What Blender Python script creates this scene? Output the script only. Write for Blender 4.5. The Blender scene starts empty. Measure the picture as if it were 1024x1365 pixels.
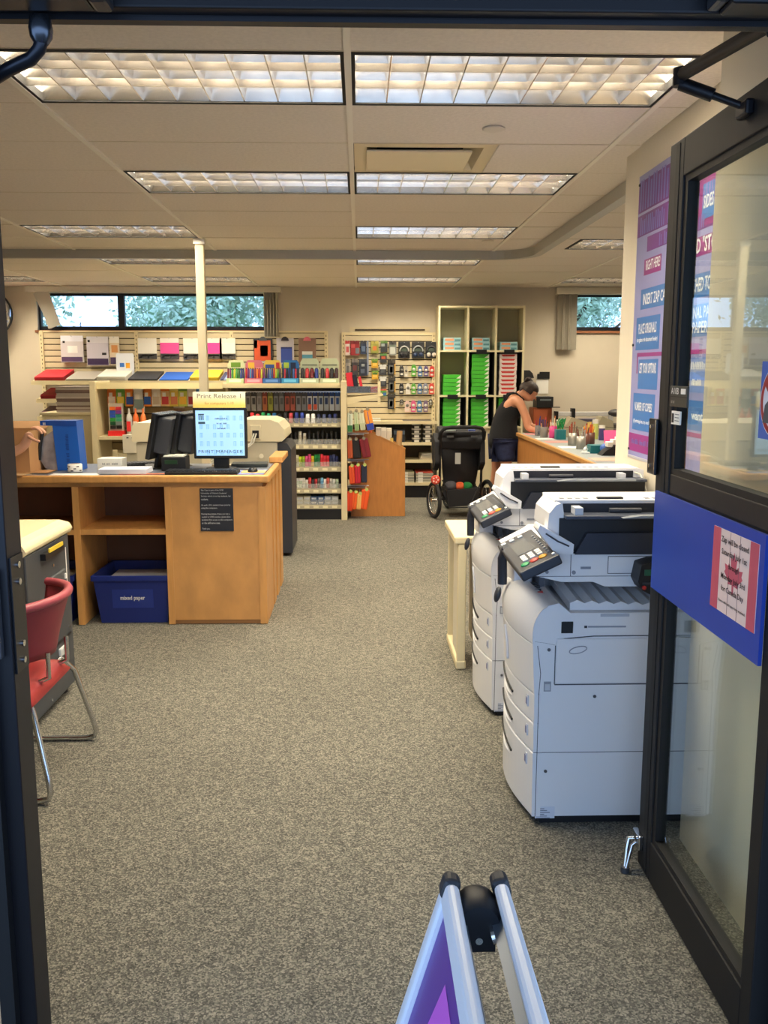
import bpy, bmesh, math, random
from mathutils import Vector, Matrix
random.seed(7)
SC = bpy.context.scene
COL = SC.collection
PI = math.pi

# ---------------------------------------------------------------- camera
cam_data = bpy.data.cameras.new('camera')
cam_data.sensor_fit = 'VERTICAL'; cam_data.sensor_height = 36.0
cam_data.lens = 1200.0 / 1365.0 * 36.0
cam_data.clip_start = 0.05; cam_data.clip_end = 200
cam = bpy.data.objects.new('camera', cam_data); COL.objects.link(cam)
_pitch = math.atan(189 / 1200); _yaw = math.atan(33 * math.cos(_pitch) / 1200)
cam.location = (0, 0, 1.6); cam.rotation_euler = (PI / 2 - _pitch, 0, -_yaw)
SC.camera = cam

# ---------------------------------------------------------------- world and exposure
world = bpy.data.worlds.new('sky'); SC.world = world; world.use_nodes = True
_bg = world.node_tree.nodes['Background']
_bg.inputs['Color'].default_value = (0.44, 0.65, 1.0, 1); _bg.inputs['Strength'].default_value = 3.2
SC.view_settings.view_transform = 'Standard'; SC.view_settings.look = 'None'
SC.view_settings.exposure = 0.0; SC.view_settings.gamma = 1.0; SC.view_settings.use_curve_mapping = False
TROFFER_WATTS = 66.0
TROFFER_COLOR = (1.0, 0.90, 0.70)

# ---------------------------------------------------------------- helpers
def lin(c):
    return tuple((v / 255 / 12.92) if v / 255 <= 0.04045 else ((v / 255 + 0.055) / 1.055) ** 2.4 for v in c)
_M = {}
def mat(rgb, rough=0.6, metal=0.0, var=0.0, scale=20.0, bump=0.0, emit=0.0, name=None, coat=0.0, stretch=None, alpha=1.0, trans=0.0):
    """plain principled material with an optional noise variation"""
    key = (tuple(rgb), rough, metal, var, scale, bump, emit, coat, stretch, alpha, trans)
    if key in _M: return _M[key]
    m = bpy.data.materials.new(name or 'paint'); m.use_nodes = True
    nt = m.node_tree; b = nt.nodes['Principled BSDF']
    c = lin(rgb)
    b.inputs['Base Color'].default_value = (*c, 1); b.inputs['Roughness'].default_value = rough
    b.inputs['Metallic'].default_value = metal
    if coat: b.inputs['Coat Weight'].default_value = coat
    if emit:
        b.inputs['Emission Color'].default_value = (*c, 1); b.inputs['Emission Strength'].default_value = emit
    if alpha < 1: b.inputs['Alpha'].default_value = alpha
    if trans: b.inputs['Transmission Weight'].default_value = trans
    if var or bump:
        tc = nt.nodes.new('ShaderNodeTexCoord'); n = nt.nodes.new('ShaderNodeTexNoise')
        n.inputs['Scale'].default_value = scale; n.inputs['Detail'].default_value = 4
        src = tc.outputs['Object']
        if stretch:
            mp = nt.nodes.new('ShaderNodeMapping'); mp.inputs['Scale'].default_value = stretch
            nt.links.new(src, mp.inputs['Vector']); src = mp.outputs['Vector']
        nt.links.new(src, n.inputs['Vector'])
        if var:
            r = nt.nodes.new('ShaderNodeValToRGB')
            r.color_ramp.elements[0].position = 0.3; r.color_ramp.elements[1].position = 0.7
            r.color_ramp.elements[0].color = (*[v * (1 - var) for v in c], 1)
            r.color_ramp.elements[1].color = (*[min(1, v * (1 + var)) for v in c], 1)
            nt.links.new(n.outputs['Fac'], r.inputs['Fac']); nt.links.new(r.outputs['Color'], b.inputs['Base Color'])
        if bump:
            bp = nt.nodes.new('ShaderNodeBump'); bp.inputs['Strength'].default_value = bump; bp.inputs['Distance'].default_value = 0.01
            nt.links.new(n.outputs['Fac'], bp.inputs['Height']); nt.links.new(bp.outputs['Normal'], b.inputs['Normal'])
    _M[key] = m
    return m
def glass_mat(name, tint=(0.93, 0.97, 0.95), ior=1.5, rough=0.0):
    m = bpy.data.materials.new(name); m.use_nodes = True; nt = m.node_tree; nt.nodes.clear()
    o = nt.nodes.new('ShaderNodeOutputMaterial'); mx = nt.nodes.new('ShaderNodeMixShader')
    t = nt.nodes.new('ShaderNodeBsdfTransparent'); g = nt.nodes.new('ShaderNodeBsdfGlossy'); f = nt.nodes.new('ShaderNodeFresnel')
    t.inputs['Color'].default_value = (*tint, 1); g.inputs['Roughness'].default_value = rough; 
    gm = nt.nodes.new('ShaderNodeNewGeometry'); mp = nt.nodes.new('ShaderNodeMapRange')
    mp.inputs['To Min'].default_value = ior; mp.inputs['To Max'].default_value = 1 / ior
    nt.links.new(gm.outputs['Backfacing'], mp.inputs['Value']); nt.links.new(mp.outputs['Result'], f.inputs['IOR'])
    nt.links.new(f.outputs[0], mx.inputs[0]); nt.links.new(t.outputs[0], mx.inputs[1]); nt.links.new(g.outputs[0], mx.inputs[2])
    nt.links.new(mx.outputs[0], o.inputs[0])
    return m

class MB:
    """collects simple shapes into one mesh"""
    def __init__(s): s.v = []; s.f = []; s.mi = []; s.cur = 0; s.sm = []
    def slot(s, i): s.cur = i; return s
    def add(s, vs, fs, smooth=False):
        k = len(s.v); s.v += [tuple(p) for p in vs]
        for f in fs: s.f.append(tuple(k + i for i in f)); s.mi.append(s.cur); s.sm.append(smooth)
        return s
    def box(s, x0, x1, y0, y1, z0, z1, rot=None, piv=None):
        vs = [Vector((x, y, z)) for z in (z0, z1) for y in (y0, y1) for x in (x0, x1)]
        if rot is not None:
            p = Vector(piv) if piv is not None else Vector(((x0 + x1) / 2, (y0 + y1) / 2, (z0 + z1) / 2))
            vs = [rot @ (v - p) + p for v in vs]
        return s.add(vs, [(0, 2, 3, 1), (4, 5, 7, 6), (0, 1, 5, 4), (2, 6, 7, 3), (0, 4, 6, 2), (1, 3, 7, 5)])
    def cyl(s, a, b, r, r2=None, n=12, cap=True, smooth=True):
        a = Vector(a); b = Vector(b); r2 = r if r2 is None else r2
        d = (b - a).normalized(); u = d.orthogonal().normalized(); w = d.cross(u)
        k = len(s.v); vs = []
        for p, rr in ((a, r), (b, r2)):
            for i in range(n):
                t = 2 * PI * i / n; vs.append(p + (u * math.cos(t) + w * math.sin(t)) * rr)
        s.add(vs, [(i, (i + 1) % n, n + (i + 1) % n, n + i) for i in range(n)], smooth)
        if cap: s.add(vs[:n], [tuple(range(n))[::-1]]); s.add(vs[n:], [tuple(range(n))])
        return s
    def tube(s, pts, r, n=8, closed=False):
        pts = [Vector(p) for p in pts]; m = len(pts); vs = []
        u = None
        for i, p in enumerate(pts):
            if closed: d = pts[(i + 1) % m] - pts[i - 1]
            else: d = pts[min(i + 1, m - 1)] - pts[max(i - 1, 0)]
            d.normalize()
            u = d.orthogonal() if u is None else u - d * u.dot(d)
            if u.length < 1e-6: u = d.orthogonal()
            u.normalize(); w = d.cross(u)
            rr = r[i] if isinstance(r, (list, tuple)) else r
            for k in range(n):
                t = 2 * PI * k / n; vs.append(p + (u * math.cos(t) + w * math.sin(t)) * rr)
        fs = []
        for i in range(m if closed else m - 1):
            a = i * n; b = ((i + 1) % m) * n
            fs += [(a + k, a + (k + 1) % n, b + (k + 1) % n, b + k) for k in range(n)]
        s.add(vs, fs, True)
        if not closed: s.add(vs[:n], [tuple(range(n))[::-1]]); s.add(vs[-n:], [tuple(range(n))])
        return s
    def prism(s, poly, axis, lo, hi, smooth=False):
        """poly: 2D points in the plane across axis ('x': (y,z), 'y': (x,z), 'z': (x,y))"""
        def P(a, b, t): return (t, a, b) if axis == 'x' else ((a, t, b) if axis == 'y' else (a, b, t))
        n = len(poly); vs = [P(a, b, lo) for a, b in poly] + [P(a, b, hi) for a, b in poly]
        area = sum(poly[i][0] * poly[(i + 1) % n][1] - poly[(i + 1) % n][0] * poly[i][1] for i in range(n))
        flip = (area > 0) == (axis == 'y')
        side = [(i, (i + 1) % n, n + (i + 1) % n, n + i) for i in range(n)]
        caps = [tuple(range(n))[::-1], tuple(range(n, 2 * n))]
        if flip: side = [f[::-1] for f in side]; caps = [f[::-1] for f in caps]
        s.add(vs, side, smooth); s.add(vs, caps)
        return s
    def lathe(s, c, prof, n=20, axis='z'):
        """prof: (radius, height) pairs from bottom to top round a vertical (or y) axis at c"""
        vs = []
        for r, h in prof:
            for i in range(n):
                t = 2 * PI * i / n
                if axis == 'z': vs.append((c[0] + r * math.cos(t), c[1] + r * math.sin(t), c[2] + h))
                elif axis == 'y': vs.append((c[0] + r * math.cos(t), c[1] - h, c[2] + r * math.sin(t)))
                else: vs.append((c[0] + h, c[1] + r * math.cos(t), c[2] + r * math.sin(t)))
        m = len(prof); fs = []
        for j in range(m - 1):
            fs += [(j * n + i, j * n + (i + 1) % n, (j + 1) * n + (i + 1) % n, (j + 1) * n + i) for i in range(n)]
        s.add(vs, fs, True); s.add(vs[:n], [tuple(range(n))[::-1]]); s.add(vs[-n:], [tuple(range(n))])
        return s
    def grid(s, fn, nu, nv, smooth=True):
        vs = [fn(i / nu, j / nv) for j in range(nv + 1) for i in range(nu + 1)]
        fs = [(j * (nu + 1) + i, j * (nu + 1) + i + 1, (j + 1) * (nu + 1) + i + 1, (j + 1) * (nu + 1) + i) for j in range(nv) for i in range(nu)]
        return s.add(vs, fs, smooth)
    def ball(s, c, r, n=12, m=8):
        rx, ry, rz = r if isinstance(r, (tuple, list)) else (r, r, r)
        vs = []
        for j in range(1, m):
            p = PI * j / m
            for i in range(n):
                t = 2 * PI * i / n
                vs.append((c[0] + rx * math.sin(p) * math.cos(t), c[1] + ry * math.sin(p) * math.sin(t), c[2] - rz * math.cos(p)))
        k = len(vs); vs += [(c[0], c[1], c[2] - rz), (c[0], c[1], c[2] + rz)]
        fs = [(j * n + i, j * n + (i + 1) % n, (j + 1) * n + (i + 1) % n, (j + 1) * n + i) for j in range(m - 2) for i in range(n)]
        fs += [(k, (i + 1) % n, i) for i in range(n)] + [(k + 1, (m - 2) * n + i, (m - 2) * n + (i + 1) % n) for i in range(n)]
        return s.add(vs, fs, True)
    def rot(s, R, piv=(0, 0, 0)):
        p = Vector(piv); s.v = [tuple(R @ (Vector(v) - p) + p) for v in s.v]; return s
    def rotc(s, R):
        n = len(s.v); return s.rot(R, [sum(v[k] for v in s.v) / n for k in range(3)])
    def move(s, d):
        s.v = [(a + d[0], b + d[1], c + d[2]) for a, b, c in s.v]; return s
    def build(s, name, m, parent=None, bev=0.0, w=True, seg=2, loc=None):
        me = bpy.data.meshes.new(name)
        off = Vector((0, 0, 0))
        if parent is not None and w:
            p = parent
            while p is not None: off = off + p.location; p = p.parent
        if loc is not None: off = off + Vector(loc)
        me.from_pydata([(a - off.x, b - off.y, c - off.z) for a, b, c in s.v], [], s.f)
        for mm in (m if isinstance(m, (list, tuple)) else [m]): me.materials.append(mm)
        me.polygons.foreach_set('material_index', s.mi); me.polygons.foreach_set('use_smooth', s.sm)
        me.update()
        o = bpy.data.objects.new(name, me); COL.objects.link(o)
        if parent is not None: o.parent = parent
        if loc is not None: o.location = loc
        if bev:
            md = o.modifiers.new('bevel', 'BEVEL'); md.width = bev; md.segments = seg; md.limit_method = 'ANGLE'; md.angle_limit = 0.6
        return o
def B(*a, **k): return MB().box(*a, **k)
def thing(name, label, cat, loc=(0, 0, 0), group=None, rz=0.0):
    o = bpy.data.objects.new(name, None); o.empty_display_size = 0.05; COL.objects.link(o)
    o.location = loc; o.rotation_euler.z = rz
    return tag(o, label, cat, group)
def tag(o, label, cat, group=None):
    o['label'] = label; o['category'] = cat
    if group: o['group'] = group
    return o
def structure(o, label=None):
    o['kind'] = 'structure'
    if label: o['label'] = label
    return o
def kids(o): return [c for c in COL.objects if c.parent is o]
def copy_tree(root, loc=None, label=None, group=None, parent=None, rz=None):
    c = root.copy(); COL.objects.link(c)
    if parent is not None: c.parent = parent
    if loc is not None: c.location = loc
    if rz is not None: c.rotation_euler.z = rz
    if label: c['label'] = label
    if group: c['group'] = group
    for ch in list(root.children): copy_tree(ch, parent=c)
    return c
def text(body, center, right, up, m, parent, width=None, height=None, lift=0.0, align='CENTER', spacing=1.0, shear=0.0, name='lettering', line=1.0, bold=0.0):
    """lettering as a flat mesh: fitted to width x height, centred (or left aligned) at center"""
    cu = bpy.data.curves.new(name, 'FONT'); cu.body = body; cu.align_x = align; cu.align_y = 'CENTER'
    cu.space_character = spacing; cu.shear = shear; cu.resolution_u = 2; cu.space_line = line; cu.offset = bold
    o = bpy.data.objects.new(name, cu); COL.objects.link(o)
    dg = bpy.context.evaluated_depsgraph_get()
    me = bpy.data.meshes.new_from_object(o.evaluated_get(dg))
    bpy.data.objects.remove(o); bpy.data.curves.remove(cu)
    xs = [v.co.x for v in me.vertices]; ys = [v.co.y for v in me.vertices]
    if not xs: return None
    x0, x1, y0, y1 = min(xs), max(xs), min(ys), max(ys)
    sx = width / (x1 - x0) if width else None; sy = height / (y1 - y0) if height else None
    sx = sx or sy; sy = sy or sx
    c = Vector(center); R = Vector(right).normalized(); U = Vector(up).normalized(); N = R.cross(U)
    ox = (x0 + x1) / 2 if align == 'CENTER' else x0
    off = Vector((0, 0, 0)); p = parent
    while p is not None: off = off + p.location; p = p.parent
    for v in me.vertices:
        v.co = c + R * (v.co.x - ox) * sx + U * (v.co.y - (y0 + y1) / 2) * sy + N * lift - off
    me.materials.clear(); me.materials.append(m); me.update()
    q = bpy.data.objects.new(name, me); COL.objects.link(q); q.parent = parent; q['kind'] = 'stuff'
    return q
def bars(center, right, up, m, parent, width, height, n, lift=0.0, seed=1, name='print_mark'):
    """print too small or too worn to read: a row of short strokes"""
    r = random.Random(seed); c = Vector(center); R = Vector(right).normalized(); U = Vector(up).normalized(); N = R.cross(U); mb = MB(); x = -width / 2
    st_ = width / n
    for k in range(n):
        if r.random() < .16: x += st_; continue
        h = height * r.choice((1, 1, .7, .85)); w_ = st_ * r.uniform(.45, .7)
        p = [c + R * (x + a) + U * b + N * lift for a, b in ((0, -height / 2), (w_, -height / 2), (w_, -height / 2 + h), (0, -height / 2 + h))]
        mb.add(p, [(0, 1, 2, 3)]); x += st_
    o = mb.build(name, m, parent); o['kind'] = 'stuff'
    return o
def RY(a): return Matrix.Rotation(a, 3, 'Y')
def RX(a): return Matrix.Rotation(a, 3, 'X')
def RZ(a): return Matrix.Rotation(a, 3, 'Z')
def skin_mesh(name, joints, edges, radii, m, parent, root=0, sub=2, w=True, smooth=True):
    """a continuous limb surface grown round a skeleton of joints"""
    off = Vector((0, 0, 0)); p = parent
    while p is not None and w: off = off + p.location; p = p.parent
    me = bpy.data.meshes.new(name)
    me.from_pydata([tuple(Vector(j) - off) for j in joints], edges, [])
    o = bpy.data.objects.new(name, me); COL.objects.link(o); o.parent = parent
    md = o.modifiers.new('skin', 'SKIN'); md.use_smooth_shade = smooth
    if not me.skin_vertices: 
        bpy.context.view_layer.update()
    if not me.skin_vertices:
        bm = bmesh.new(); bm.from_mesh(me); lay = bm.verts.layers.skin.verify(); bm.to_mesh(me); bm.free()
    sv = me.skin_vertices[0].data
    for i, r in enumerate(radii):
        sv[i].radius = (r, r) if not isinstance(r, (tuple, list)) else r
        sv[i].use_root = (i == root)
    if sub:
        s2 = o.modifiers.new('sub', 'SUBSURF'); s2.levels = sub; s2.render_levels = sub
    dg = bpy.context.evaluated_depsgraph_get()
    nm = bpy.data.meshes.new_from_object(o.evaluated_get(dg))
    o.modifiers.clear(); o.data = nm; bpy.data.meshes.remove(me); nm.name = name
    nm.materials.clear(); nm.materials.append(m)
    for pl in nm.polygons: pl.use_smooth = smooth; pl.material_index = 0
    return o
# ---------------------------------------------------------------- materials
WALL = mat((204, 194, 175), 0.85, var=0.03, scale=3, name='wall_paint')
WALL_R = mat((226, 217, 198), 0.8, var=0.02, scale=3, name='wall_paint_warm')
TILE = mat((226, 217, 206), 0.9, var=0.05, scale=60, bump=0.25, name='ceiling_tile')
TBAR = mat((236, 230, 218), 0.5, name='tbar')
BLACKM = mat((24, 24, 30), 0.42, metal=0.35, name='black_anodised')
BLACK = mat((18, 18, 20), 0.5, name='black_plastic')
DKGREY = mat((58, 60, 66), 0.5, name='dark_grey')
CREAM = mat((222, 208, 168), 0.5, name='cream_steel')
CREAM2 = mat((205, 192, 160), 0.6, name='cream_slat')
WOOD = mat((200, 146, 84), 0.45, var=0.14, scale=6, stretch=(1.2, 6, 0.8), name='maple_wood', coat=0.15)
WOOD2 = mat((206, 150, 84), 0.45, var=0.10, scale=5, stretch=(6, 6, 0.9), name='maple_wood_edge', coat=0.15)
WHITEP = mat((232, 234, 236), 0.4, name='white_plastic')
PAPER = mat((240, 238, 232), 0.7, name='paper')
CHROME = mat((210, 212, 215), 0.18, metal=1.0, name='chrome')
ALU = mat((205, 210, 218), 0.38, metal=0.75, name='aluminium')
def carpet():
    m = bpy.data.materials.new('carpet'); m.use_nodes = True; nt = m.node_tree; b = nt.nodes['Principled BSDF']
    tc = nt.nodes.new('ShaderNodeTexCoord')
    n = nt.nodes.new('ShaderNodeTexVoronoi'); n.inputs['Scale'].default_value = 210; n.inputs['Randomness'].default_value = 1.0
    n3 = nt.nodes.new('ShaderNodeTexNoise'); n3.inputs['Scale'].default_value = 28; n3.inputs['Detail'].default_value = 4
    sx_ = nt.nodes.new('ShaderNodeSeparateColor'); av = nt.nodes.new('ShaderNodeMath'); av.operation = 'MULTIPLY_ADD'; av.inputs[1].default_value = 0.62
    n3s = nt.nodes.new('ShaderNodeMath'); n3s.operation = 'MULTIPLY'; n3s.inputs[1].default_value = 0.38
    nt.links.new(n.outputs['Color'], sx_.inputs[0]); nt.links.new(sx_.outputs[0], av.inputs[0]); nt.links.new(n3.outputs['Fac'], n3s.inputs[0]); nt.links.new(n3s.outputs[0], av.inputs[2])
    n2 = nt.nodes.new('ShaderNodeTexNoise'); n2.inputs['Scale'].default_value = 1.3; n2.inputs['Detail'].default_value = 3
    r = nt.nodes.new('ShaderNodeValToRGB'); e = r.color_ramp.elements
    e[0].position = 0.12; e[0].color = (*lin((60, 59, 54)), 1); e[1].position = 0.9; e[1].color = (*lin((168, 162, 146)), 1)
    k = e.new(0.5); k.color = (*lin((106, 104, 94)), 1)
    mx = nt.nodes.new('ShaderNodeMixRGB'); mx.blend_type = 'MULTIPLY'; mx.inputs[0].default_value = 0.35
    for q in (n, n2, n3): nt.links.new(tc.outputs['Object'], q.inputs['Vector'])
    nt.links.new(av.outputs[0], r.inputs['Fac']); nt.links.new(r.outputs['Color'], mx.inputs[1]); nt.links.new(n2.outputs['Fac'], mx.inputs[2])
    mm = nt.nodes.new('ShaderNodeMixRGB'); mm.blend_type = 'MIX'
    nt.links.new(mx.outputs[0], b.inputs['Base Color']); b.inputs['Roughness'].default_value = 0.95
    bp = nt.nodes.new('ShaderNodeBump'); bp.inputs['Strength'].default_value = 0.4; bp.inputs['Distance'].default_value = 0.004
    nt.links.new(n.outputs['Distance'], bp.inputs['Height']); nt.links.new(bp.outputs['Normal'], b.inputs['Normal'])
    return m
CARPET = carpet()
GLASS = glass_mat('door_glass', ior=1.5)
WGLASS = glass_mat('window_glass', tint=(0.96, 0.98, 0.99), ior=1.4)

# ---------------------------------------------------------------- room shell
CZ = 2.64
YB = 11.72       # face of the back wall
structure(B(-5.2, 5.2, -4.0, 12.0, -0.1, 0.0).build('floor', CARPET), 'grey speckled carpet floor of the shop')
wb = MB()
W1 = (-4.06, -1.12, 2.10, 2.56); W2 = (2.74, 4.2, 2.10, 2.56)
xs = [-5.1, W1[0], W1[1], W2[0], W2[1], 4.75]
wb.box(-5.1, 4.75, YB, YB + 0.2, 0, 2.10).box(-5.1, 4.75, YB, YB + 0.2, 2.56, 2.9)
for a, b in ((xs[0], xs[1]), (xs[2], xs[3]), (xs[4], xs[5])): wb.box(a, b, YB, YB + 0.2, 2.10, 2.56)
structure(wb.build('wall_back', WALL), 'cream back wall with high strip windows')
structure(B(-5.1, -4.93, 1.9, YB, 0, 2.9).build('wall_left', WALL), 'cream side wall beyond the desk')
structure(B(4.6, 4.75, 4.64, YB, 0, 2.9).build('wall_right', WALL), 'cream end wall of the counter area')
structure(MB().prism([(1.1, 1.95), (5.0, 1.95), (5.0, 4.64), (1.33, 4.64), (1.33, 2.87), (1.1, 2.87)], 'z', 0, 2.9).build('wall_entrance', WALL_R), 'cream wall carrying the blue and purple poster')
structure(B(-4.95, -0.84, 1.80, 1.95, 0, 2.9).build('wall_front', WALL), 'front wall beside the entrance doors')
structure(B(1.0, 5.0, 1.72, 1.95, 0, 2.9).box(-0.84, 1.0, 1.74, 1.92, 2.42, 2.9).build('wall_lintel', WALL), 'wall around the top of the entrance')
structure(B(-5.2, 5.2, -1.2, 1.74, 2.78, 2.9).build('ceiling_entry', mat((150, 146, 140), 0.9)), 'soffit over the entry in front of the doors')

# ceiling: slab above, tiles and bars below
ceil = structure(B(-4.95, 4.75, 1.9, YB + 0.1, 2.84, 2.94).build('ceiling', mat((120, 115, 108), 0.9)), 'suspended ceiling of pale speckled tiles')
GX = [-4.915, -3.695, -2.475, -1.255, -0.035, 1.185, 2.405, 3.625, 4.62]
GY = [1.96 + 0.61 * k for k in range(17)]
GY[-1] = YB
LIGHTS = {(3, 2), (4, 2), (3, 5), (4, 5), (2, 8), (4, 8), (2, 11), (4, 11), (2, 14), (4, 14), (0, 14), (5, 9), (6, 14)}
TZ0, TZ1 = CZ, CZ + 0.016
proto = {}
def place_tile(x0, x1, y0, y1, dz=0.0):
    w, d = round(x1 - x0 - 0.007, 4), round(y1 - y0 - 0.007, 4)
    k = (w, d)
    if k not in proto:
        proto[k] = B(-w / 2, w / 2, -d / 2, d / 2, 0, 0.016).build('ceiling_tile', TILE, ceil, w=False, bev=0.003, seg=1); o = proto[k]
    else:
        o = proto[k].copy(); COL.objects.link(o)
    o.location = ((x0 + x1) / 2, (y0 + y1) / 2, TZ0 + dz)
VENT = (0, 0)
for i in range(len(GX) - 1):
    for j in range(len(GY) - 1):
        x0, x1, y0, y1 = GX[i], GX[i + 1], GY[j], GY[j + 1]
        if y1 - y0 < 0.1: continue
        if (i, j) == (5, 9): place_tile(x0, 1.79, y0, y1); continue
        if (i, j) == (6, 9): place_tile(3.01, x1, y0, y1); continue
        if (i, j) in LIGHTS: continue
        if i == 4 and j == 4:
            place_tile(x0 + 0.69, x1, y0, y1); continue
        if i >= 5 and y1 < 4.7:
            if i == 5 and y0 > 2.8:
                place_tile(x0, 1.33, y0, y1, random.uniform(0, 0.002))
            continue
        place_tile(x0, x1, y0, y1, random.uniform(0, 0.003))
for i, x in enumerate(GX[1:-1]):
    y0 = 1.96 if i < 5 else 4.65
    B(x - 0.012, x + 0.012, y0, YB, CZ - 0.006, CZ + 0.004).build('ceiling_bar', TBAR, ceil, w=False)
for j, y in enumerate(GY[1:-1]):
    B(-4.8, 1.32 if y < 4.6 else 4.6, y - 0.003, y + 0.003, CZ + 0.001, CZ + 0.012).build('ceiling_bar', mat((205, 194, 172), 0.7), ceil, w=False)

# ---------------------------------------------------------------- ceiling lights with parabolic louvers
HOUSE = mat((235, 232, 225), 0.35, name='troffer_enamel'); LOUV = mat((205, 198, 190), 0.24, metal=1.0, var=0.1, scale=12, name='louver_aluminium')
GAPM = mat((22, 20, 20), 0.8)
TUBE = mat((255, 240, 214), 0.5, emit=1.6, name='tube_glow')
NX, NYC = 9, 3
def make_light():
    t = thing('ceiling_light', 'x', 'ceiling light', (0, 0, 0))
    w, d = 1.19, 0.575
    h = MB()
    h.box(-w / 2, w / 2, -d / 2, d / 2, 0.125, 0.135)
    h.box(-w / 2, -w / 2 + .008, -d / 2, d / 2, 0, 0.125).box(w / 2 - .008, w / 2, -d / 2, d / 2, 0, 0.125)
    h.box(-w / 2, w / 2, -d / 2, -d / 2 + .008, 0, 0.125).box(-w / 2, w / 2, d / 2 - .008, d / 2, 0, 0.125)
    h.build('housing', HOUSE, t, w=False)
    r = MB()
    r.box(-0.607, -w / 2 + .01, -0.3, 0.3, -0.001, 0.03).box(w / 2 - .01, 0.607, -0.3, 0.3, -0.001, 0.03).box(-w / 2 + .01, w / 2 - .01, -0.3, -d / 2 + .01, -0.001, 0.03).box(-w / 2 + .01, w / 2 - .01, d / 2 - .01, 0.3, -0.001, 0.03)
    r.build('shadow_gap', GAPM, t, w=False)
    # lengthwise blades
    prof = lambda c: [(c - 0.002, 0.004), (c + 0.002, 0.004), (c + 0.006, 0.03), (c + 0.016, 0.062), (c - 0.016, 0.062), (c - 0.006, 0.03)]
    lp = cp = None
    for k in range(1, NYC):
        c = -d / 2 + d * k / NYC
        if lp is None: lp = MB().prism(prof(0), 'x', -w / 2 + .01, w / 2 - .01).build('long_louver_blade', LOUV, t, w=False)
        else:
            q = lp.copy(); COL.objects.link(q); lp2 = q
            q.location.y = c; continue
        lp.location.y = c
    for s in (-1, 1):
        q = MB().prism([(s * (d / 2 - .009), .004), (s * (d / 2 - .011), .004), (s * (d / 2 - .028), .062), (s * (d / 2 - .009), .062)], 'x', -w / 2 + .01, w / 2 - .01).build('side_reflector', LOUV, t, w=False)
    for k in range(1, NX):
        c = -w / 2 + w * k / NX
        if cp is None: cp = MB().prism(prof(0), 'y', -d / 2 + .01, d / 2 - .01).build('cross_louver_blade', LOUV, t, w=False); q = cp
        else: q = cp.copy(); COL.objects.link(q)
        q.location.x = c
    for k in range(3):
        MB().cyl((-w / 2 + .02, -d / 2 + d * (k + .5) / 3, 0.098), (w / 2 - .02, -d / 2 + d * (k + .5) / 3, 0.098), 0.013, n=8).build('fluorescent_tube', TUBE, t, w=False)
    return t
ltproto = make_light()
lamp_data = bpy.data.lights.new('troffer_lamp', 'AREA'); lamp_data.shape = 'RECTANGLE'; lamp_data.size = 1.15; lamp_data.size_y = 0.53
lamp_data.energy = TROFFER_WATTS; lamp_data.color = TROFFER_COLOR
LN = {(3, 2): 'large louvered ceiling light nearest the entrance, left of the dark header arm joint', (4, 2): 'large louvered ceiling light nearest the entrance, beside the door closer arm',
      (3, 5): 'louvered ceiling light in second row, left of the air vent', (4, 5): 'louvered ceiling light in second row, just behind the air vent',
      (2, 8): 'dark louvered ceiling light ending at the cream power pole', (4, 8): 'louvered ceiling light third from the entrance in central column',
      (2, 11): 'louvered ceiling light just beyond the power pole and ceiling track', (4, 11): 'louvered ceiling light fourth from the entrance in central column',
      (2, 14): 'louvered ceiling light beside the long strip window', (4, 14): 'farthest louvered ceiling light in the central column',
      (0, 14): 'louvered ceiling light in far left corner beside back wall', (0, 11): 'louvered ceiling light near the round mirror, one row before the corner',
      (5, 9): 'louvered ceiling light over the wooden counter', (5, 14): 'louvered ceiling light in front of right-hand blind', (6, 14): 'louvered ceiling light in front of right-hand window'}
lo = bpy.data.objects.new('troffer_lamp', lamp_data); COL.objects.link(lo); lo.parent = ltproto; lo.location = (0, 0, 0.078)
first = True
for (i, j) in sorted(LIGHTS):
    loc = ((GX[i] + GX[i + 1]) / 2, (GY[j] + GY[j + 1]) / 2, CZ)
    if (i, j) == (5, 9): loc = (2.4, loc[1], CZ)
    if first: t = ltproto; t.location = loc; t['label'] = LN[(i, j)]; t['group'] = 'louvered ceiling lights'; first = False
    else: t = copy_tree(ltproto, loc, LN[(i, j)], 'louvered ceiling lights')

# air vent, sprinklers, track, power pole
v = thing('air_vent', 'square cream ceiling air vent with dropped deflector plate', 'air vent', (0.31, 4.705, CZ))
VENTM = mat((222, 206, 172), 0.45)
vx0, vx1, vy0, vy1 = -0.02, 0.655, 4.405, 5.005
fr = MB()
fr.prism([(vy0, CZ), (vy0 + .06, CZ), (vy0 + .12, CZ + .1), (vy0, CZ + .1)], 'x', vx0, vx1).prism([(vy1, CZ), (vy1 - .06, CZ), (vy1 - .12, CZ + .1), (vy1, CZ + .1)], 'x', vx0, vx1)
fr.prism([(vx0, CZ), (vx0 + .06, CZ), (vx0 + .12, CZ + .1), (vx0, CZ + .1)], 'y', vy0 + .06, vy1 - .06).prism([(vx1, CZ), (vx1 - .06, CZ), (vx1 - .12, CZ + .1), (vx1, CZ + .1)], 'y', vy0 + .06, vy1 - .06)
fr.build('vent_frame', VENTM, v)
B(vx0 + .1, vx1 - .1, vy0 + .1, vy1 - .1, CZ + .09, CZ + .1).build('vent_throat', GAPM, v)
B(vx0 + .06, vx1 - .11, 4.50, 4.93, CZ - .012, CZ - .004).box(vx0 + .06, vx1 - .11, 4.92, 4.93, CZ - .012, CZ + .02).build('deflector_plate', mat((236, 222, 190), 0.4), v)
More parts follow.
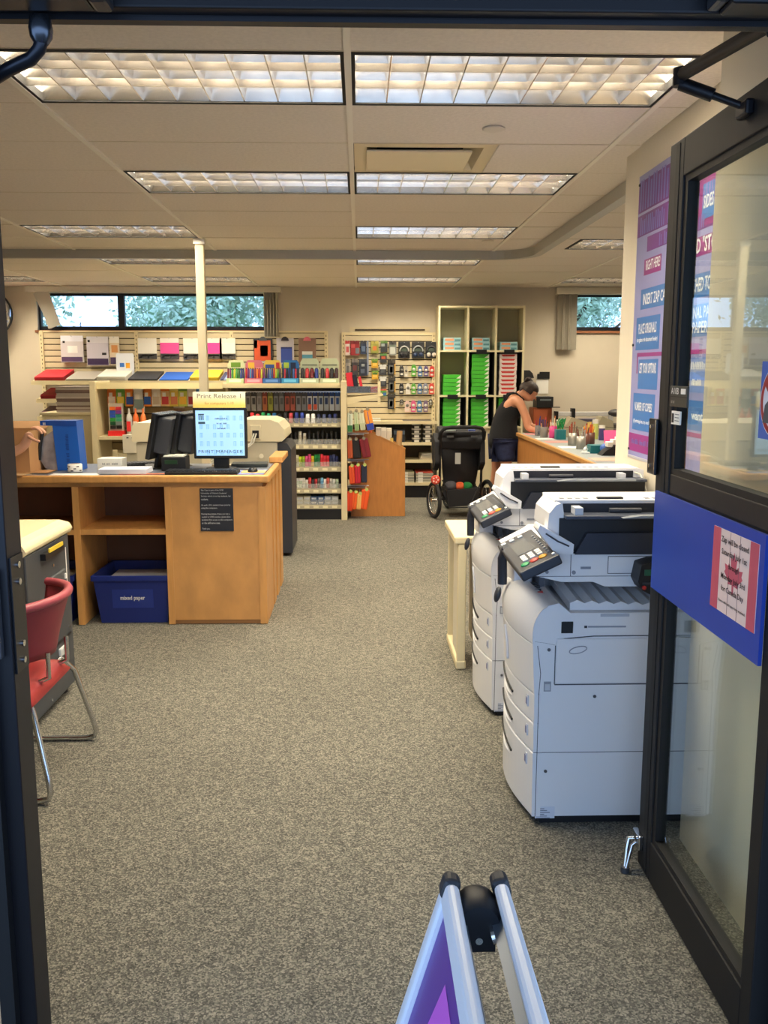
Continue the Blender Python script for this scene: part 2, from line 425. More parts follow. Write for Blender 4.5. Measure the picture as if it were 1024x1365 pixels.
for k, (x, y, lb) in enumerate(((0.59, 4.12, 'small round ceiling sprinkler cover behind the near lights'), (1.05, 7.55, 'small round ceiling sprinkler cover near the curved track'), (-2.86, 6.9, 'small round ceiling sprinkler cover beside the far left tiles'))):
    o = MB().lathe((x, y, CZ), [(0.044, -0.006), (0.05, -0.004), (0.05, 0.0)], 20).build('sprinkler_cover', mat((214, 204, 190), 0.5)); tag(o, lb, 'sprinkler', 'ceiling sprinkler covers')
trk = []
for k in range(9): trk.append((-4.79 + (1.15 + 4.79) * k / 8, 8.2, CZ - 0.035))
for k in range(1, 9):
    a = PI / 2 * k / 8; trk.append((1.15 + 0.37 * math.sin(a), 8.2 - 0.37 * (1 - math.cos(a)), CZ - 0.035))
trk += [(1.52, 7.0, CZ - .035), (1.52, 6.0, CZ - .035), (1.52, 4.65, CZ - .035)]
tk = MB()
n0 = len(trk); vs = []
for i, p in enumerate(trk):
    d = (Vector(trk[min(i + 1, n0 - 1)]) - Vector(trk[max(i - 1, 0)])).normalized(); nn = Vector((-d.y, d.x, 0))
    for s, z in ((-1, -.04), (1, -.04), (1, .035), (-1, .035)): vs.append(Vector(p) + nn * 0.035 * s + Vector((0, 0, z)))
fs = []
for i in range(n0 - 1):
    for k in range(4): fs.append((i * 4 + k, i * 4 + (k + 1) % 4, i * 4 + 4 + (k + 1) % 4, i * 4 + 4 + k))
tk.add(vs, fs); tk.add(vs[:4], [(3, 2, 1, 0)]); tk.add(vs[-4:], [(0, 1, 2, 3)])
tag(tk.build('ceiling_track', mat((176, 174, 166), 0.4, metal=0.3)), 'long grey metal ceiling track curving toward the entrance wall', 'track')
pp = thing('power_pole', 'slim cream power pole rising from the desk area to ceiling', 'pole', (-1.275, 7.5, 0))
B(-1.31, -1.24, 7.47, 7.53, 0.0, CZ - .045).build('pole_cover', mat((228, 216, 184), 0.5), pp, bev=.005)
B(-1.32, -1.23, 7.46, 7.54, CZ - .045, CZ - .002).build('pole_collar', TBAR, pp)

# ---------------------------------------------------------------- windows, blinds, outside
WFR = mat((36, 38, 48), 0.4, metal=0.3)
def window(n, x0, x1, z0, z1, splits, lb):
    w = thing('window_%d' % n, lb, 'window', ((x0 + x1) / 2, YB + .1, z0)); w['kind'] = 'structure'
    y0, y1 = YB + .06, YB + .12
    ed = [x0] + splits + [x1]
    f = MB().box(x0, x1, y0, y1, z0, z0 + .05).box(x0, x1, y0, y1, z1 - .03, z1)
    for k, e in enumerate(ed):
        hw = .04 if 0 < k < len(ed) - 1 else .03
        f.box(max(x0, e - hw), min(x1, e + hw), y0 - .005, y1, z0, z1)
    f.build('window_frame', WFR, w)
    for a, b in zip(ed[:-1], ed[1:]):
        B(a + .03, b - .03, y0 + .03, y0 + .036, z0 + .05, z1 - .03).build('pane', WGLASS, w)
        xm = (a + b) / 2
        MB().tube([(xm, y0, z0 + .05), (xm, y0 - .02, z0 + .07), (xm + .01, y0 - .02, z0 + .1)], .006, 6).build('latch_handle', BLACK, w)
    B(x0 - .03, x1 + .03, YB - .03, YB + .06, z0 - .03, z0).build('window_sill', mat((150, 96, 60), 0.5), w)
window(1, *W1, [-3.02, -2.0], 'long high strip window in dark frame above the slatwall display')
window(2, *W2, [3.46], 'high window in dark frame above the counter area')
BLIND = mat((176, 172, 160), 0.6); BLINDD = mat((150, 144, 130), 0.5)
b1 = thing('vertical_blind', 'vertical blind drawn aside above the slatwall display', 'blind', (-2.6, YB, 2.56))
B(-4.15, -0.98, YB - .13, YB - .002, 2.565, 2.635).build('valance', mat((206, 200, 186), 0.6), b1)
for k, dx in enumerate((0, .02, .05)):
    B(-4.07 + .02 * k, -3.93 + .03 * k, YB - .09 - .012 * k, YB - .084 - .012 * k, 2.1, 2.57).rot(RY(-0.42 + .06 * k), (-4.0, YB - .09, 2.57)).build('blind_slat', BLIND, b1)
for k in range(5):
    B(-.09 / 2, .09 / 2, -.002, .002, 2.02, 2.57).rot(RZ(1.0 + .1 * k)).move((-1.17 + .035 * k, YB - .08, 0)).build('blind_slat', BLIND, b1)
b2 = thing('vertical_blind', 'gathered grey vertical blind beside the high window over the counter', 'blind', (2.65, YB, 2.56))
B(2.50, 4.3, YB - .13, YB - .002, 2.55, 2.635).build('valance', mat((214, 208, 190), 0.6), b2)
for k in range(5):
    B(-.045, .045, -.002, .002, 1.86, 2.55).rot(RZ(0.9 if k % 2 else -0.5)).move((2.57 + .04 * k, YB - .08, 0)).build('blind_slat', BLINDD, b2)
structure(B(-25, 25, 12.0, 45, -0.3, -0.1).build('ground_outside', mat((96, 120, 70), 0.9, var=.2, scale=2)), 'grass outside behind the building')
LEAF = mat((186, 206, 182), 0.6, var=.35, scale=1.2, name='leaf_green'); BARK = mat((96, 78, 64), 0.9)
rl = random.Random(3)
for k, (x, y, zc, r, lb) in enumerate(((-7.4, 17.5, 3.2, 1.6, 'leafy green tree behind the first window pane'), (-3.6, 21.5, 3.2, 1.6, 'leafy green tree behind the middle window pane'),
        (-.2, 17.0, 3.2, 1.3, 'leafy green tree behind the last pane of the long window'), (4.3, 18.5, 3.2, 1.5, 'leafy green tree behind the small window over the counter'), (8.6, 22, 3.4, 1.7, 'leafy green tree beyond the counter window edge'), (-12.5, 25, 3.6, 2.2, 'distant tree behind the left end of the long window'), (1.0, 26, 3.6, 1.9, 'distant tree far behind the back wall'), (-5.4, 31, 3.8, 2.0, 'distant tree behind the gap in the middle pane'), (6.8, 31, 3.8, 1.9, 'distant tree behind the gap in the counter window'))):
    t = thing('leafy_tree', lb, 'tree', (x, y, -.1), 'trees outside the windows')
    tr = MB().tube([(x, y, -.1), (x + .05, y, 1.2), (x - .05, y + .1, 2.4), (x, y, zc)], [.2, .16, .12, .05], 8)
    for q in range(4): tr.tube([(x, y, 1.6 + .3 * q), (x + rl.uniform(-1, 1), y + rl.uniform(-1, 1), 2.6 + .4 * q)], [.06, .02], 6)
    tr.build('trunk', BARK, t)
    lf = MB()
    cl = [(x + rl.gauss(0, r * .5), y + rl.gauss(0, r * .4), zc + rl.gauss(0, r * .35)) for _ in range(26)]
    for _ in range(8000):
        c = rl.choice(cl); p = Vector((c[0] + rl.gauss(0, .38), c[1] + rl.gauss(0, .38), c[2] + rl.gauss(0, .32)))
        a = Vector((rl.uniform(-1, 1), rl.uniform(-1, 1), rl.uniform(-1, 1))).normalized() * rl.uniform(.05, .1); q = a.orthogonal().normalized() * a.length * .5
        lf.add([p - a, p + q, p + a, p - q], [(0, 1, 2, 3)])
    lf.build('foliage', LEAF, t)
# round convex mirror in the far corner
mr = thing('convex_mirror', 'round convex security mirror high in far left corner', 'mirror', (-4.45, 11.45, 2.3))
Rm = RZ(0.35)
MB().lathe((0, 0, 0), [(0.285, 0.0), (0.27, .03), (0.2, .065), (0.1, .085), (0.01, .092)], 32, 'y').rot(Rm).move((-4.58, 11.45, 2.29)).build('mirror_dome', mat((200, 205, 215), 0.03, metal=1.0), mr)
MB().lathe((0, 0, 0), [(0.3, -.02), (0.3, .012), (0.283, .014), (0.283, -.02)], 32, 'y').rot(Rm).move((-4.58, 11.45, 2.29)).build('mirror_rim', BLACK, mr)
MB().cyl((-4.58, 11.45, 2.29), (-4.62, YB, 2.32), .02).build('mirror_arm', BLACK, mr)
# ---------------------------------------------------------------- entrance: header, jamb, doors, closers
hd = structure(B(-0.80, 1.0, 1.765, 1.85, 2.25, 2.42).build('trim_1', BLACKM, bev=.004), 'black metal header over the entrance doors')
B(-0.77, .95, 1.80, 1.825, 2.24, 2.25).build('door_stop_strip', BLACKM, hd)
jb = structure(B(-0.775, -0.70, 1.765, 1.85, 0, 2.25).build('trim_2', BLACKM, bev=.004), 'black metal jamb at the left of the entrance')
B(-0.765, -0.735, 1.74, 1.765, 0.0, 2.25).build('jamb_stop', mat((10, 10, 13), 0.6), jb)
B(-0.7, -0.696, 1.775, 1.84, 0.99, 1.23).build('strike_plate', mat((40, 41, 46), 0.3, metal=.8), jb)
for z in (1.01, 1.045, 1.175, 1.21):
    MB().cyl((-0.697, 1.81, z), (-0.692, 1.81, z), .007, n=10).build('screw', CHROME, jb)
B(-0.83, -0.735, 1.745, 1.765, 1.105, 1.15).box(-0.755, -0.715, 1.745, 1.765, 1.03, 1.21).build('latch_bracket', DKGREY, jb, bev=.003)
structure(B(0.955, 1.0, 1.80, 1.93, 0, 2.25).build('trim_3', BLACKM), 'black metal jamb at the hinge of the open door')
structure(B(-0.775, 0.955, 1.79, 1.91, 0.0, 0.008).build('trim_4', mat((60, 58, 55), .5, metal=.6)), 'flat metal threshold under the entrance doors')
# far leaf, swung out of the way on the left
dl = thing('door_2', 'black framed glass door leaf folded back on the left', 'door', (-0.86, 1.93, 0), rz=0.62); dl['kind'] = 'structure'
def leaf(m, x0, x1, y0, y1):
    m.box(x0, x1, y0, y0 + .1, .01, 2.24).box(x0, x1, y1 - .1, y1, .01, 2.24).box(x0, x1, y0 + .1, y1 - .1, 2.13, 2.24).box(x0, x1, y0 + .1, y1 - .1, .01, .14).box(x0, x1, y0 + .1, y1 - .1, 1.237, 1.3)
    return m
leaf(MB(), -.05, 0, 0, .85).build('door_frame', BLACKM, dl, w=False)
B(-.03, -.024, .1, .75, .14, 1.237).build('pane', GLASS, dl, w=False); B(-.03, -.024, .1, .75, 1.3, 2.13).build('pane', GLASS, dl, w=False)
B(.0, .05, .08, .78, 1.0, 1.05).build('push_bar', ALU, dl, w=False)
# near leaf, open into the room on the right
dr = thing('door_1', 'open black framed glass door with blue panel, by the copiers', 'door', (0.93, 1.87, 0)); dr['kind'] = 'structure'
x0, x1 = .905, .95
fm = MB()
fm.box(x0, x1, 2.60, 2.715, .01, 2.24).box(x0, x1, 1.87, 1.925, .01, 2.24)
fm.box(x0, x1, 1.925, 2.60, 2.135, 2.24).box(x0, x1, 1.925, 2.60, .01, .14)
fm.build('door_frame', mat((10, 10, 13), 0.62), dr, bev=.003)
B(x0 + .004, x1, 1.925, 2.60, 1.243, 1.30).build('mid_rail', mat((30, 26, 26), .6), dr, bev=.003)
bd = MB()
for za, zb in ((.14, 1.243), (1.30, 2.135)):
    bd.box(x0 + .006, x1 - .006, 2.575, 2.60, za, zb).box(x0 + .006, x1 - .006, 1.925, 1.94, za, zb)
    bd.box(x0 + .006, x1 - .006, 1.94, 2.575, za, za + .018).box(x0 + .006, x1 - .006, 1.94, 2.575, zb - .018, zb)
bd.build('glazing_bead', mat((16, 15, 16), .6), dr)
for za, zb in ((.155, 1.23), (1.315, 2.12)):
    B(.926, .932, 1.935, 2.58, za, zb).build('pane', GLASS, dr)
B(.903, .905, 2.63, 2.66, .02, 2.23).build('stile_groove', mat((8, 8, 10), .7), dr)
BLUE = mat((36, 68, 168), .45, var=.03, scale=4)
bp = B(.896, .905, 1.93, 2.685, .94, 1.24).build('blue_panel', BLUE, dr); bp['label'] = 'plain royal blue kick panel'
# folded closing notice on the blue panel
nt_ = thing('closure_notice', 'printed flag notice with black text taped on the blue door panel', 'notice', (.894, 2.09, 1.0))
PINKR = mat((205, 88, 104), .6); PINKW = mat((240, 214, 204), .6); NX0 = .8945
ny0, ny1, nz0, nz1 = 1.955, 2.215, 1.008, 1.214
B(NX0, .896, ny0, ny1, nz0, nz1).build('notice_sheet', PINKW, nt_)
B(NX0 - .0004, NX0, ny1 - .045, ny1, nz0, nz1).build('red_band', PINKR, nt_); B(NX0 - .0004, NX0, ny0, ny0 + .045, nz0, nz1).build('red_band', PINKR, nt_)
lfh = [(0, 1), (.12, .72), (.28, .8), (.22, .35), (.42, .52), (.48, .4), (.78, .44), (.7, .22), (.8, .12), (.42, -.16), (.46, -.3), (.08, -.26), (.06, -.6)]
lfp = lfh + [(-a, b) for a, b in lfh[::-1] if a > 0]
cy_, cz_ = (ny0 + ny1) / 2, 1.105
MB().prism([(cy_ + a * .066, cz_ + .0 + b * .064) for a, b in lfp], 'x', NX0 - .0004, NX0).build('maple_leaf', PINKR, nt_)
for q in (-.03, .026):
    B(NX0 - .0006, NX0, cy_ + q - .0006, cy_ + q + .0006, nz0, nz1).build('fold_line', mat((150, 110, 105), .7), nt_)
INK = mat((52, 34, 36), .7)
for k, (s, z, h, w) in enumerate((('Zap will be closed', 1.188, .019, .158), ('Saturday July 1st', 1.158, .018, .146), ('through', 1.128, .017, .06), ('Monday July 3rd', 1.098, .018, .14), ('for Canada Day', 1.068, .018, .13), ('Have a safe and happy long weekend', 1.036, .009, .155))):
    text(s, (NX0 - .0012, cy_, z), (0, -1, 0), (0, 0, 1), INK, nt_, width=w, height=h, bold=.015)
# room number plate, contact card, prohibition sign
pl = thing('room_plate', 'small dark room number plate on the open door glass', 'sign', (.9, 2.53, 1.5))
B(.898, .904, 2.462, 2.6, 1.497, 1.556).build('plate', mat((44, 46, 42), .4), pl, bev=.002); B(.897, .898, 2.462, 2.6, 1.525, 1.527).build('groove', BLACK, pl)
text('A10B', (.897, 2.588, 1.542), (0, -1, 0), (0, 0, 1), PAPER, pl, width=.06, height=.018, align='LEFT')
B(.897, .898, 2.475, 2.51, 1.534, 1.549).build('insert_card', PAPER, pl)
bars((.8965, 2.572, 1.511), (0, -1, 0), (0, 0, 1), mat((170, 170, 160), .6), pl, .032, .008, 8)
cc = thing('contact_card', 'small white card with dark portrait below the room plate', 'card', (.9, 2.56, 1.45))
B(.900, .904, 2.515, 2.585, 1.447, 1.485).build('card', PAPER, cc); B(.899, .9, 2.565, 2.58, 1.452, 1.478).build('portrait', BLACK, cc)
for z in (1.475, 1.466, 1.457): B(.899, .9, 2.525, 2.555, z, z + .002).build('text_line', mat((120, 120, 120), .7), cc)
ns = thing('prohibition_sign', 'blue sticker with red crossed circle on the open door glass', 'sign', (.92, 1.98, 1.45))
B(.922, .9255, 1.88 + .055, 2.062, 1.445, 1.62).build('sticker', mat((66, 104, 190), .5), ns)
yc, zc = 1.975, 1.532
def disc(r, x, n=36): return MB().prism([(yc + r * math.cos(2 * PI * k / n), zc + r * math.sin(2 * PI * k / n)) for k in range(n)], 'x', x - .0008, x)
def clipy(mb):
    mb.v = [(a, max(1.9365, b), c) for a, b, c in mb.v]; return mb
clipy(disc(.083, .922)).build('white_ring', PAPER, ns); clipy(disc(.080, .9212)).build('red_ring', mat((170, 36, 38), .5), ns); clipy(disc(.066, .9204)).build('white_disc', mat((225, 226, 235), .5), ns)
clipy(MB().prism([(yc + .06, zc - .05), (yc + .052, zc - .01), (yc + .01, zc + .018), (yc - .02, zc + .02), (yc - .03, zc - .05)], 'x', .918, .9196)).build('grey_figure', mat((84, 84, 88), .7), ns)
clipy(MB().prism([(yc + .058, zc + .034), (yc + .046, zc + .048), (yc - .05, zc - .05), (yc - .04, zc - .06)], 'x', .9188, .92)).build('red_slash', mat((170, 36, 38), .5), ns)
# pull handle and hold-open
hp = B(.892, .903, 2.69, 2.762, 1.285, 1.455).build('pull_plate', mat((26, 27, 32), .35, metal=.6), dr, bev=.004)
B(.890, .892, 2.688, 2.694, 1.288, 1.452).build('plate_edge', CHROME, hp)
for z in (1.31, 1.43): MB().cyl((.892, 2.735, z), (.889, 2.735, z), .006, n=10).build('screw', CHROME, hp)
ho = B(.888, .905, 2.66, 2.725, .075, .125).build('hold_open_bracket', CHROME, dr, bev=.004)
MB().tube([(.885, 2.70, .1), (.868, 2.70, .10), (.862, 2.695, .07), (.85, 2.67, .012)], .008, 8).tube([(.885, 2.675, .1), (.872, 2.675, .09), (.85, 2.66, .012)], .006, 8).build('hold_open_arm', CHROME, ho)
MB().cyl((.85, 2.667, .001), (.85, 2.667, .02), .014).build('rubber_tip', DKGREY, ho)
# closers
ca = thing('door_closer', 'black overhead closer with bent arm reaching the open door', 'door closer', (.9, 1.79, 2.27))
B(.665, .99, 1.70, 1.765, 2.245, 2.315).build('closer_body', mat((38, 40, 46), .35, metal=.6), ca, bev=.006)
B(.640, .666, 1.705, 1.765, 2.25, 2.31).build('end_cap', mat((70, 72, 78), .3, metal=.6), ca, bev=.008)
for z in (2.265, 2.295): MB().cyl((.652, 1.706, z), (.652, 1.70, z), .008, n=10).build('adjuster_hole', BLACK, ca)
MB().tube([(.80, 1.83, 2.245), (.797, 1.85, 2.262), (.762, 2.22, 2.285)], .016, 8).build('closer_arm', BLACKM, ca)
MB().cyl((.76, 2.235, 2.262), (.76, 2.235, 2.302), .018).build('elbow_joint', BLACKM, ca)
MB().tube([(.76, 2.235, 2.268), (.83, 2.21, 2.235)], .016, 8).tube([(.83, 2.21, 2.235), (.905, 2.185, 2.2)], .009, 8).build('forearm_rod', BLACKM, ca)
B(.885, .906, 2.15, 2.215, 2.18, 2.215).build('arm_shoe', BLACKM, ca, bev=.006)
cb = thing('door_closer', 'black overhead closer with arm at the left end of the header', 'door closer', (-.6, 1.79, 2.27))
B(-.775, -.475, 1.70, 1.765, 2.24, 2.315).build('closer_body', mat((38, 40, 46), .35, metal=.6), cb, bev=.006)
B(-.475, -.44, 1.705, 1.765, 2.238, 2.31).build('end_cap', mat((52, 54, 60), .3, metal=.6), cb, bev=.008)
for x, z in ((-.45, 2.252), (-.462, 2.27), (-.447, 2.29)): MB().cyl((x, 1.706, z), (x, 1.70, z), .007, n=10).build('adjuster_hole', BLACK, cb)
MB().lathe((-.583, 1.79, 2.205), [(.012, -.012), (.02, 0), (.022, .015), (.018, .036)], 16).build('arm_pivot', mat((80, 84, 92), .25, metal=.9), cb)
MB().tube([(-.583, 1.79, 2.2), (-.588, 1.79, 2.185), (-.605, 1.795, 2.17), (-.655, 1.81, 2.155), (-.86, 1.935, 2.10)], .013, 8).build('closer_arm', mat((40, 42, 50), .3, metal=.7), cb)

# ---------------------------------------------------------------- A-board in the entry
ab = thing('a_board', 'aluminium A-frame pavement board with purple poster in the entry', 'sign board', (.14, .6, 0))
ht = 1.045; ya, yb = .29, .925; sl = .3
for s, xt in ((-1, .108), (1, .143)):
    def pt(u, v, d=0.0, s=s, xt=xt):      # u along y, v down from the top, d outwards
        n = Vector((s, 0, sl)).normalized()
        return Vector((xt + s * sl * v, u, ht - v)) + n * d
    def rail(u0, u1, v0, v1, d0, d1, mb):
        vs = [pt(u, v, d) for d in (d0, d1) for v in (v0, v1) for u in (u0, u1)]
        return mb.add(vs, [(0, 1, 3, 2), (4, 6, 7, 5), (0, 4, 5, 1), (2, 3, 7, 6), (0, 2, 6, 4), (1, 5, 7, 3)])
    pan = rail(ya + .01, yb - .01, .012, 1.0, .004, .008, MB()).build('poster_panel', mat((92, 40, 150), .35), ab)
    for nm, (a, b, c, d) in {'top_rail': (ya + .018, yb - .018, 0, .026), 'bottom_rail': (ya, yb, .98, 1.01), 'side_rail': (yb - .026, yb, .018, 1.0), 'near_side_rail': (ya, ya + .026, .018, 1.0)}.items():
        rail(a, b, c, d, 0, .016, MB()).build('frame_rail', mat((226, 230, 240), .35, metal=.1), ab, bev=.007, seg=3)
    rail(yb - .024, yb + .002, -.003, .022, -.002, .018, MB()).build('corner_cap', mat((38, 40, 46), .5), ab, bev=.007, seg=3)
    rail(ya - .002, ya + .024, -.003, .022, -.002, .018, MB()).build('corner_cap', mat((38, 40, 46), .5), ab, bev=.007, seg=3)
    st = rail(ya + .02, yb - .02, .024, .05, -.012, 0, MB()).build('inner_rail', mat((120, 128, 140), .35, metal=.6), ab)
    if s < 0:
        MB().add([pt(yb - .3, .055, .0085), pt(yb - .11, .055, .0085), pt(yb - .095, .12, .0085), pt(yb - .13, .2, .0085), pt(yb - .3, .2, .0085)], [(0, 1, 2, 3, 4)]).build('pink_print', mat((206, 92, 214), .4), ab)
    else:
        MB().cyl(pt(yb - .055, .034, -.016), pt(yb - .055, .034, -.012), .008).build('rivet', CHROME, st)
hg = MB().lathe((.1255, yb - .03, ht - .028), [(.021, -.022), (.024, -.016), (.024, .016), (.021, .022)], 24, 'y').box(.108, .143, yb - .05, yb - .01, ht - .06, ht - .03).build('hinge', mat((30, 32, 38), .45), ab)
MB().cyl((.125, yb - .05, ht - .045), (.125, yb - .054, ht - .045), .004).build('hinge_pin', CHROME, hg)
MB().lathe((.1255, ya + .03, ht - .028), [(.021, -.022), (.024, -.016), (.024, .016), (.021, .022)], 24, 'y').build('hinge', mat((30, 32, 38), .45), ab)

# ---------------------------------------------------------------- instruction poster on the entrance wall
po = thing('instruction_poster', 'large purple and blue how-to-copy poster on the wall behind the door', 'poster', (1.33, 3.9, 1.2))
PX = 1.328; py0, py1, pz0, pz1 = 3.36, 4.41, 1.185, 2.50
B(PX, 1.3295, py0, py1, pz0, pz1).build('poster_sheet', mat((146, 148, 200), .35), po)
PUR = mat((116, 58, 140), .4); PBL = mat((62, 118, 190), .4); PMG = mat((146, 52, 132), .4); PLV = mat((122, 112, 190), .4); PWH = mat((236, 240, 248), .5)
ZO = (1.185, 1.215, 1.30, 1.39, 1.575, 1.75, 1.91, 2.055, 2.19, 2.36, 2.50); ZN = (1.190, 1.262, 1.42, 1.605, 1.77, 1.925, 2.077, 2.17, 2.265, 2.40, 2.49)
def zm(z):
    for k in range(len(ZO) - 1):
        if z <= ZO[k + 1]: return ZN[k] + (ZN[k + 1] - ZN[k]) * (z - ZO[k]) / (ZO[k + 1] - ZO[k])
    return z
def ym(y): return min(py1 - .004, y + .06) if y > 3.93 else y
def pblock(a, b, c, d, m, nm='print_block', lay=1):
    a, b, c, d = ym(a), ym(b), zm(c), zm(d)
    return B(PX - .0006 * lay, PX, a, b, c, d).build(nm, m, po)
def pbars(y, z, w, h, n, m=PWH, lay=3): return bars((PX - .0006 * lay - .0003, ym(y), zm(z)), (0, -1, 0), (0, 0, 1), m, po, w, h, n, seed=n)
def ptext(s, y, z, w, h, m=PWH, lay=3): return text(s, (PX - .0006 * lay - .0003, ym(y), zm(z)), (0, -1, 0), (0, 0, 1), m, po, width=w, height=h, bold=.02)
pblock(py0, py1 - .01, 2.27, 2.47, PUR); pblock(py0, py1 - .01, 2.125, 2.255, PUR); pblock(py0, 4.19, 2.005, 2.105, PUR)
pbars(3.9, 2.37, .96, .14, 26, PLV); pbars(3.9, 2.19, .92, .08, 34, PLV); pbars(3.82, 2.055, .6, .055, 28, PLV)
pblock(3.42, 3.62, 2.02, 2.30, PMG, lay=2); pblock(3.45, 3.58, 2.06, 2.24, PBL, lay=3); ptext('SIDES', 3.515, 2.15, .1, .05, PWH, 4)
pblock(3.98, 4.22, 1.865, 1.955, PMG); ptext('RIGHT HERE!', 4.09, 1.91, .2, .045)
pblock(3.4, 3.9, 1.87, 1.965, PMG); ptext('TO FIND "STO', 3.62, 1.915, .4, .06)
pblock(3.4, 4.25, 1.70, 1.80, PBL); ptext('INSERT ZAP CARD IN', 4.0, 1.75, .42, .05); ptext('ATTACHED TO', 3.6, 1.755, .3, .055)
pblock(3.96, 4.30, 1.49, 1.66, PBL); ptext('PLACE ORIGINALS', 4.13, 1.60, .26, .048); ptext('(on glass or in document feeder)', 4.13, 1.54, .3, .026)
pblock(3.4, 3.82, 1.53, 1.67, PBL); ptext('ORIGINAL PA', 3.6, 1.635, .3, .045); ptext('PUT PAPER', 3.6, 1.57, .28, .045)
pblock(3.4, 4.27, 1.455, 1.475, PMG); pblock(4.255, 4.27, 1.38, 1.46, PMG)
pblock(3.96, 4.24, 1.345, 1.44, PBL); ptext('SET YOUR OPTIONS', 4.1, 1.395, .24, .048)
pblock(3.42, 3.78, 1.345, 1.44, mat((110, 140, 205), .4)); pbars(3.6, 1.405, .28, .03, 24); pbars(3.6, 1.365, .22, .025, 20)
# (lower half of the poster)
ptl = [(3.98, 4.30, 1.245, 1.335, PBL, 'NUMBER OF COPIES?', 1.305, .26, .04, '(If printing lots, try one first!)', 1.267, .28, .022)]
for a, b, c, d, m, s1, z1, w1, h1, s2, z2, w2, h2 in ptl:
    pblock(a, b, c, d, m); ptext(s1, (a + b) / 2, z1, w1, h1); ptext(s2, (a + b) / 2, z2, w2, h2)
pblock(3.4, 3.8, 1.27, 1.33, PBL); ptext('want', 3.52, 1.30, .12, .03); pblock(3.4, 3.98, 1.255, 1.265, PMG)
pblock(3.98, 4.36, 1.195, 1.235, PMG); pbars(4.17, 1.215, .26, .024, 16, PLV)
pblock(3.62, 3.75, 1.195, 1.24, mat((140, 60, 120), .4)); ptext('START!', 3.685, 1.217, .1, .026)
B(PX - .002, 1.3295, py0, py1, pz0 - .006, pz0 + .006).build('poster_edge', mat((190, 190, 200), .3), po)
for z in (1.22, 1.72, 2.46): MB().cyl((PX, 4.395, z), (PX - .006, 4.395, z), .006, n=8).build('push_pin', DKGREY, po)
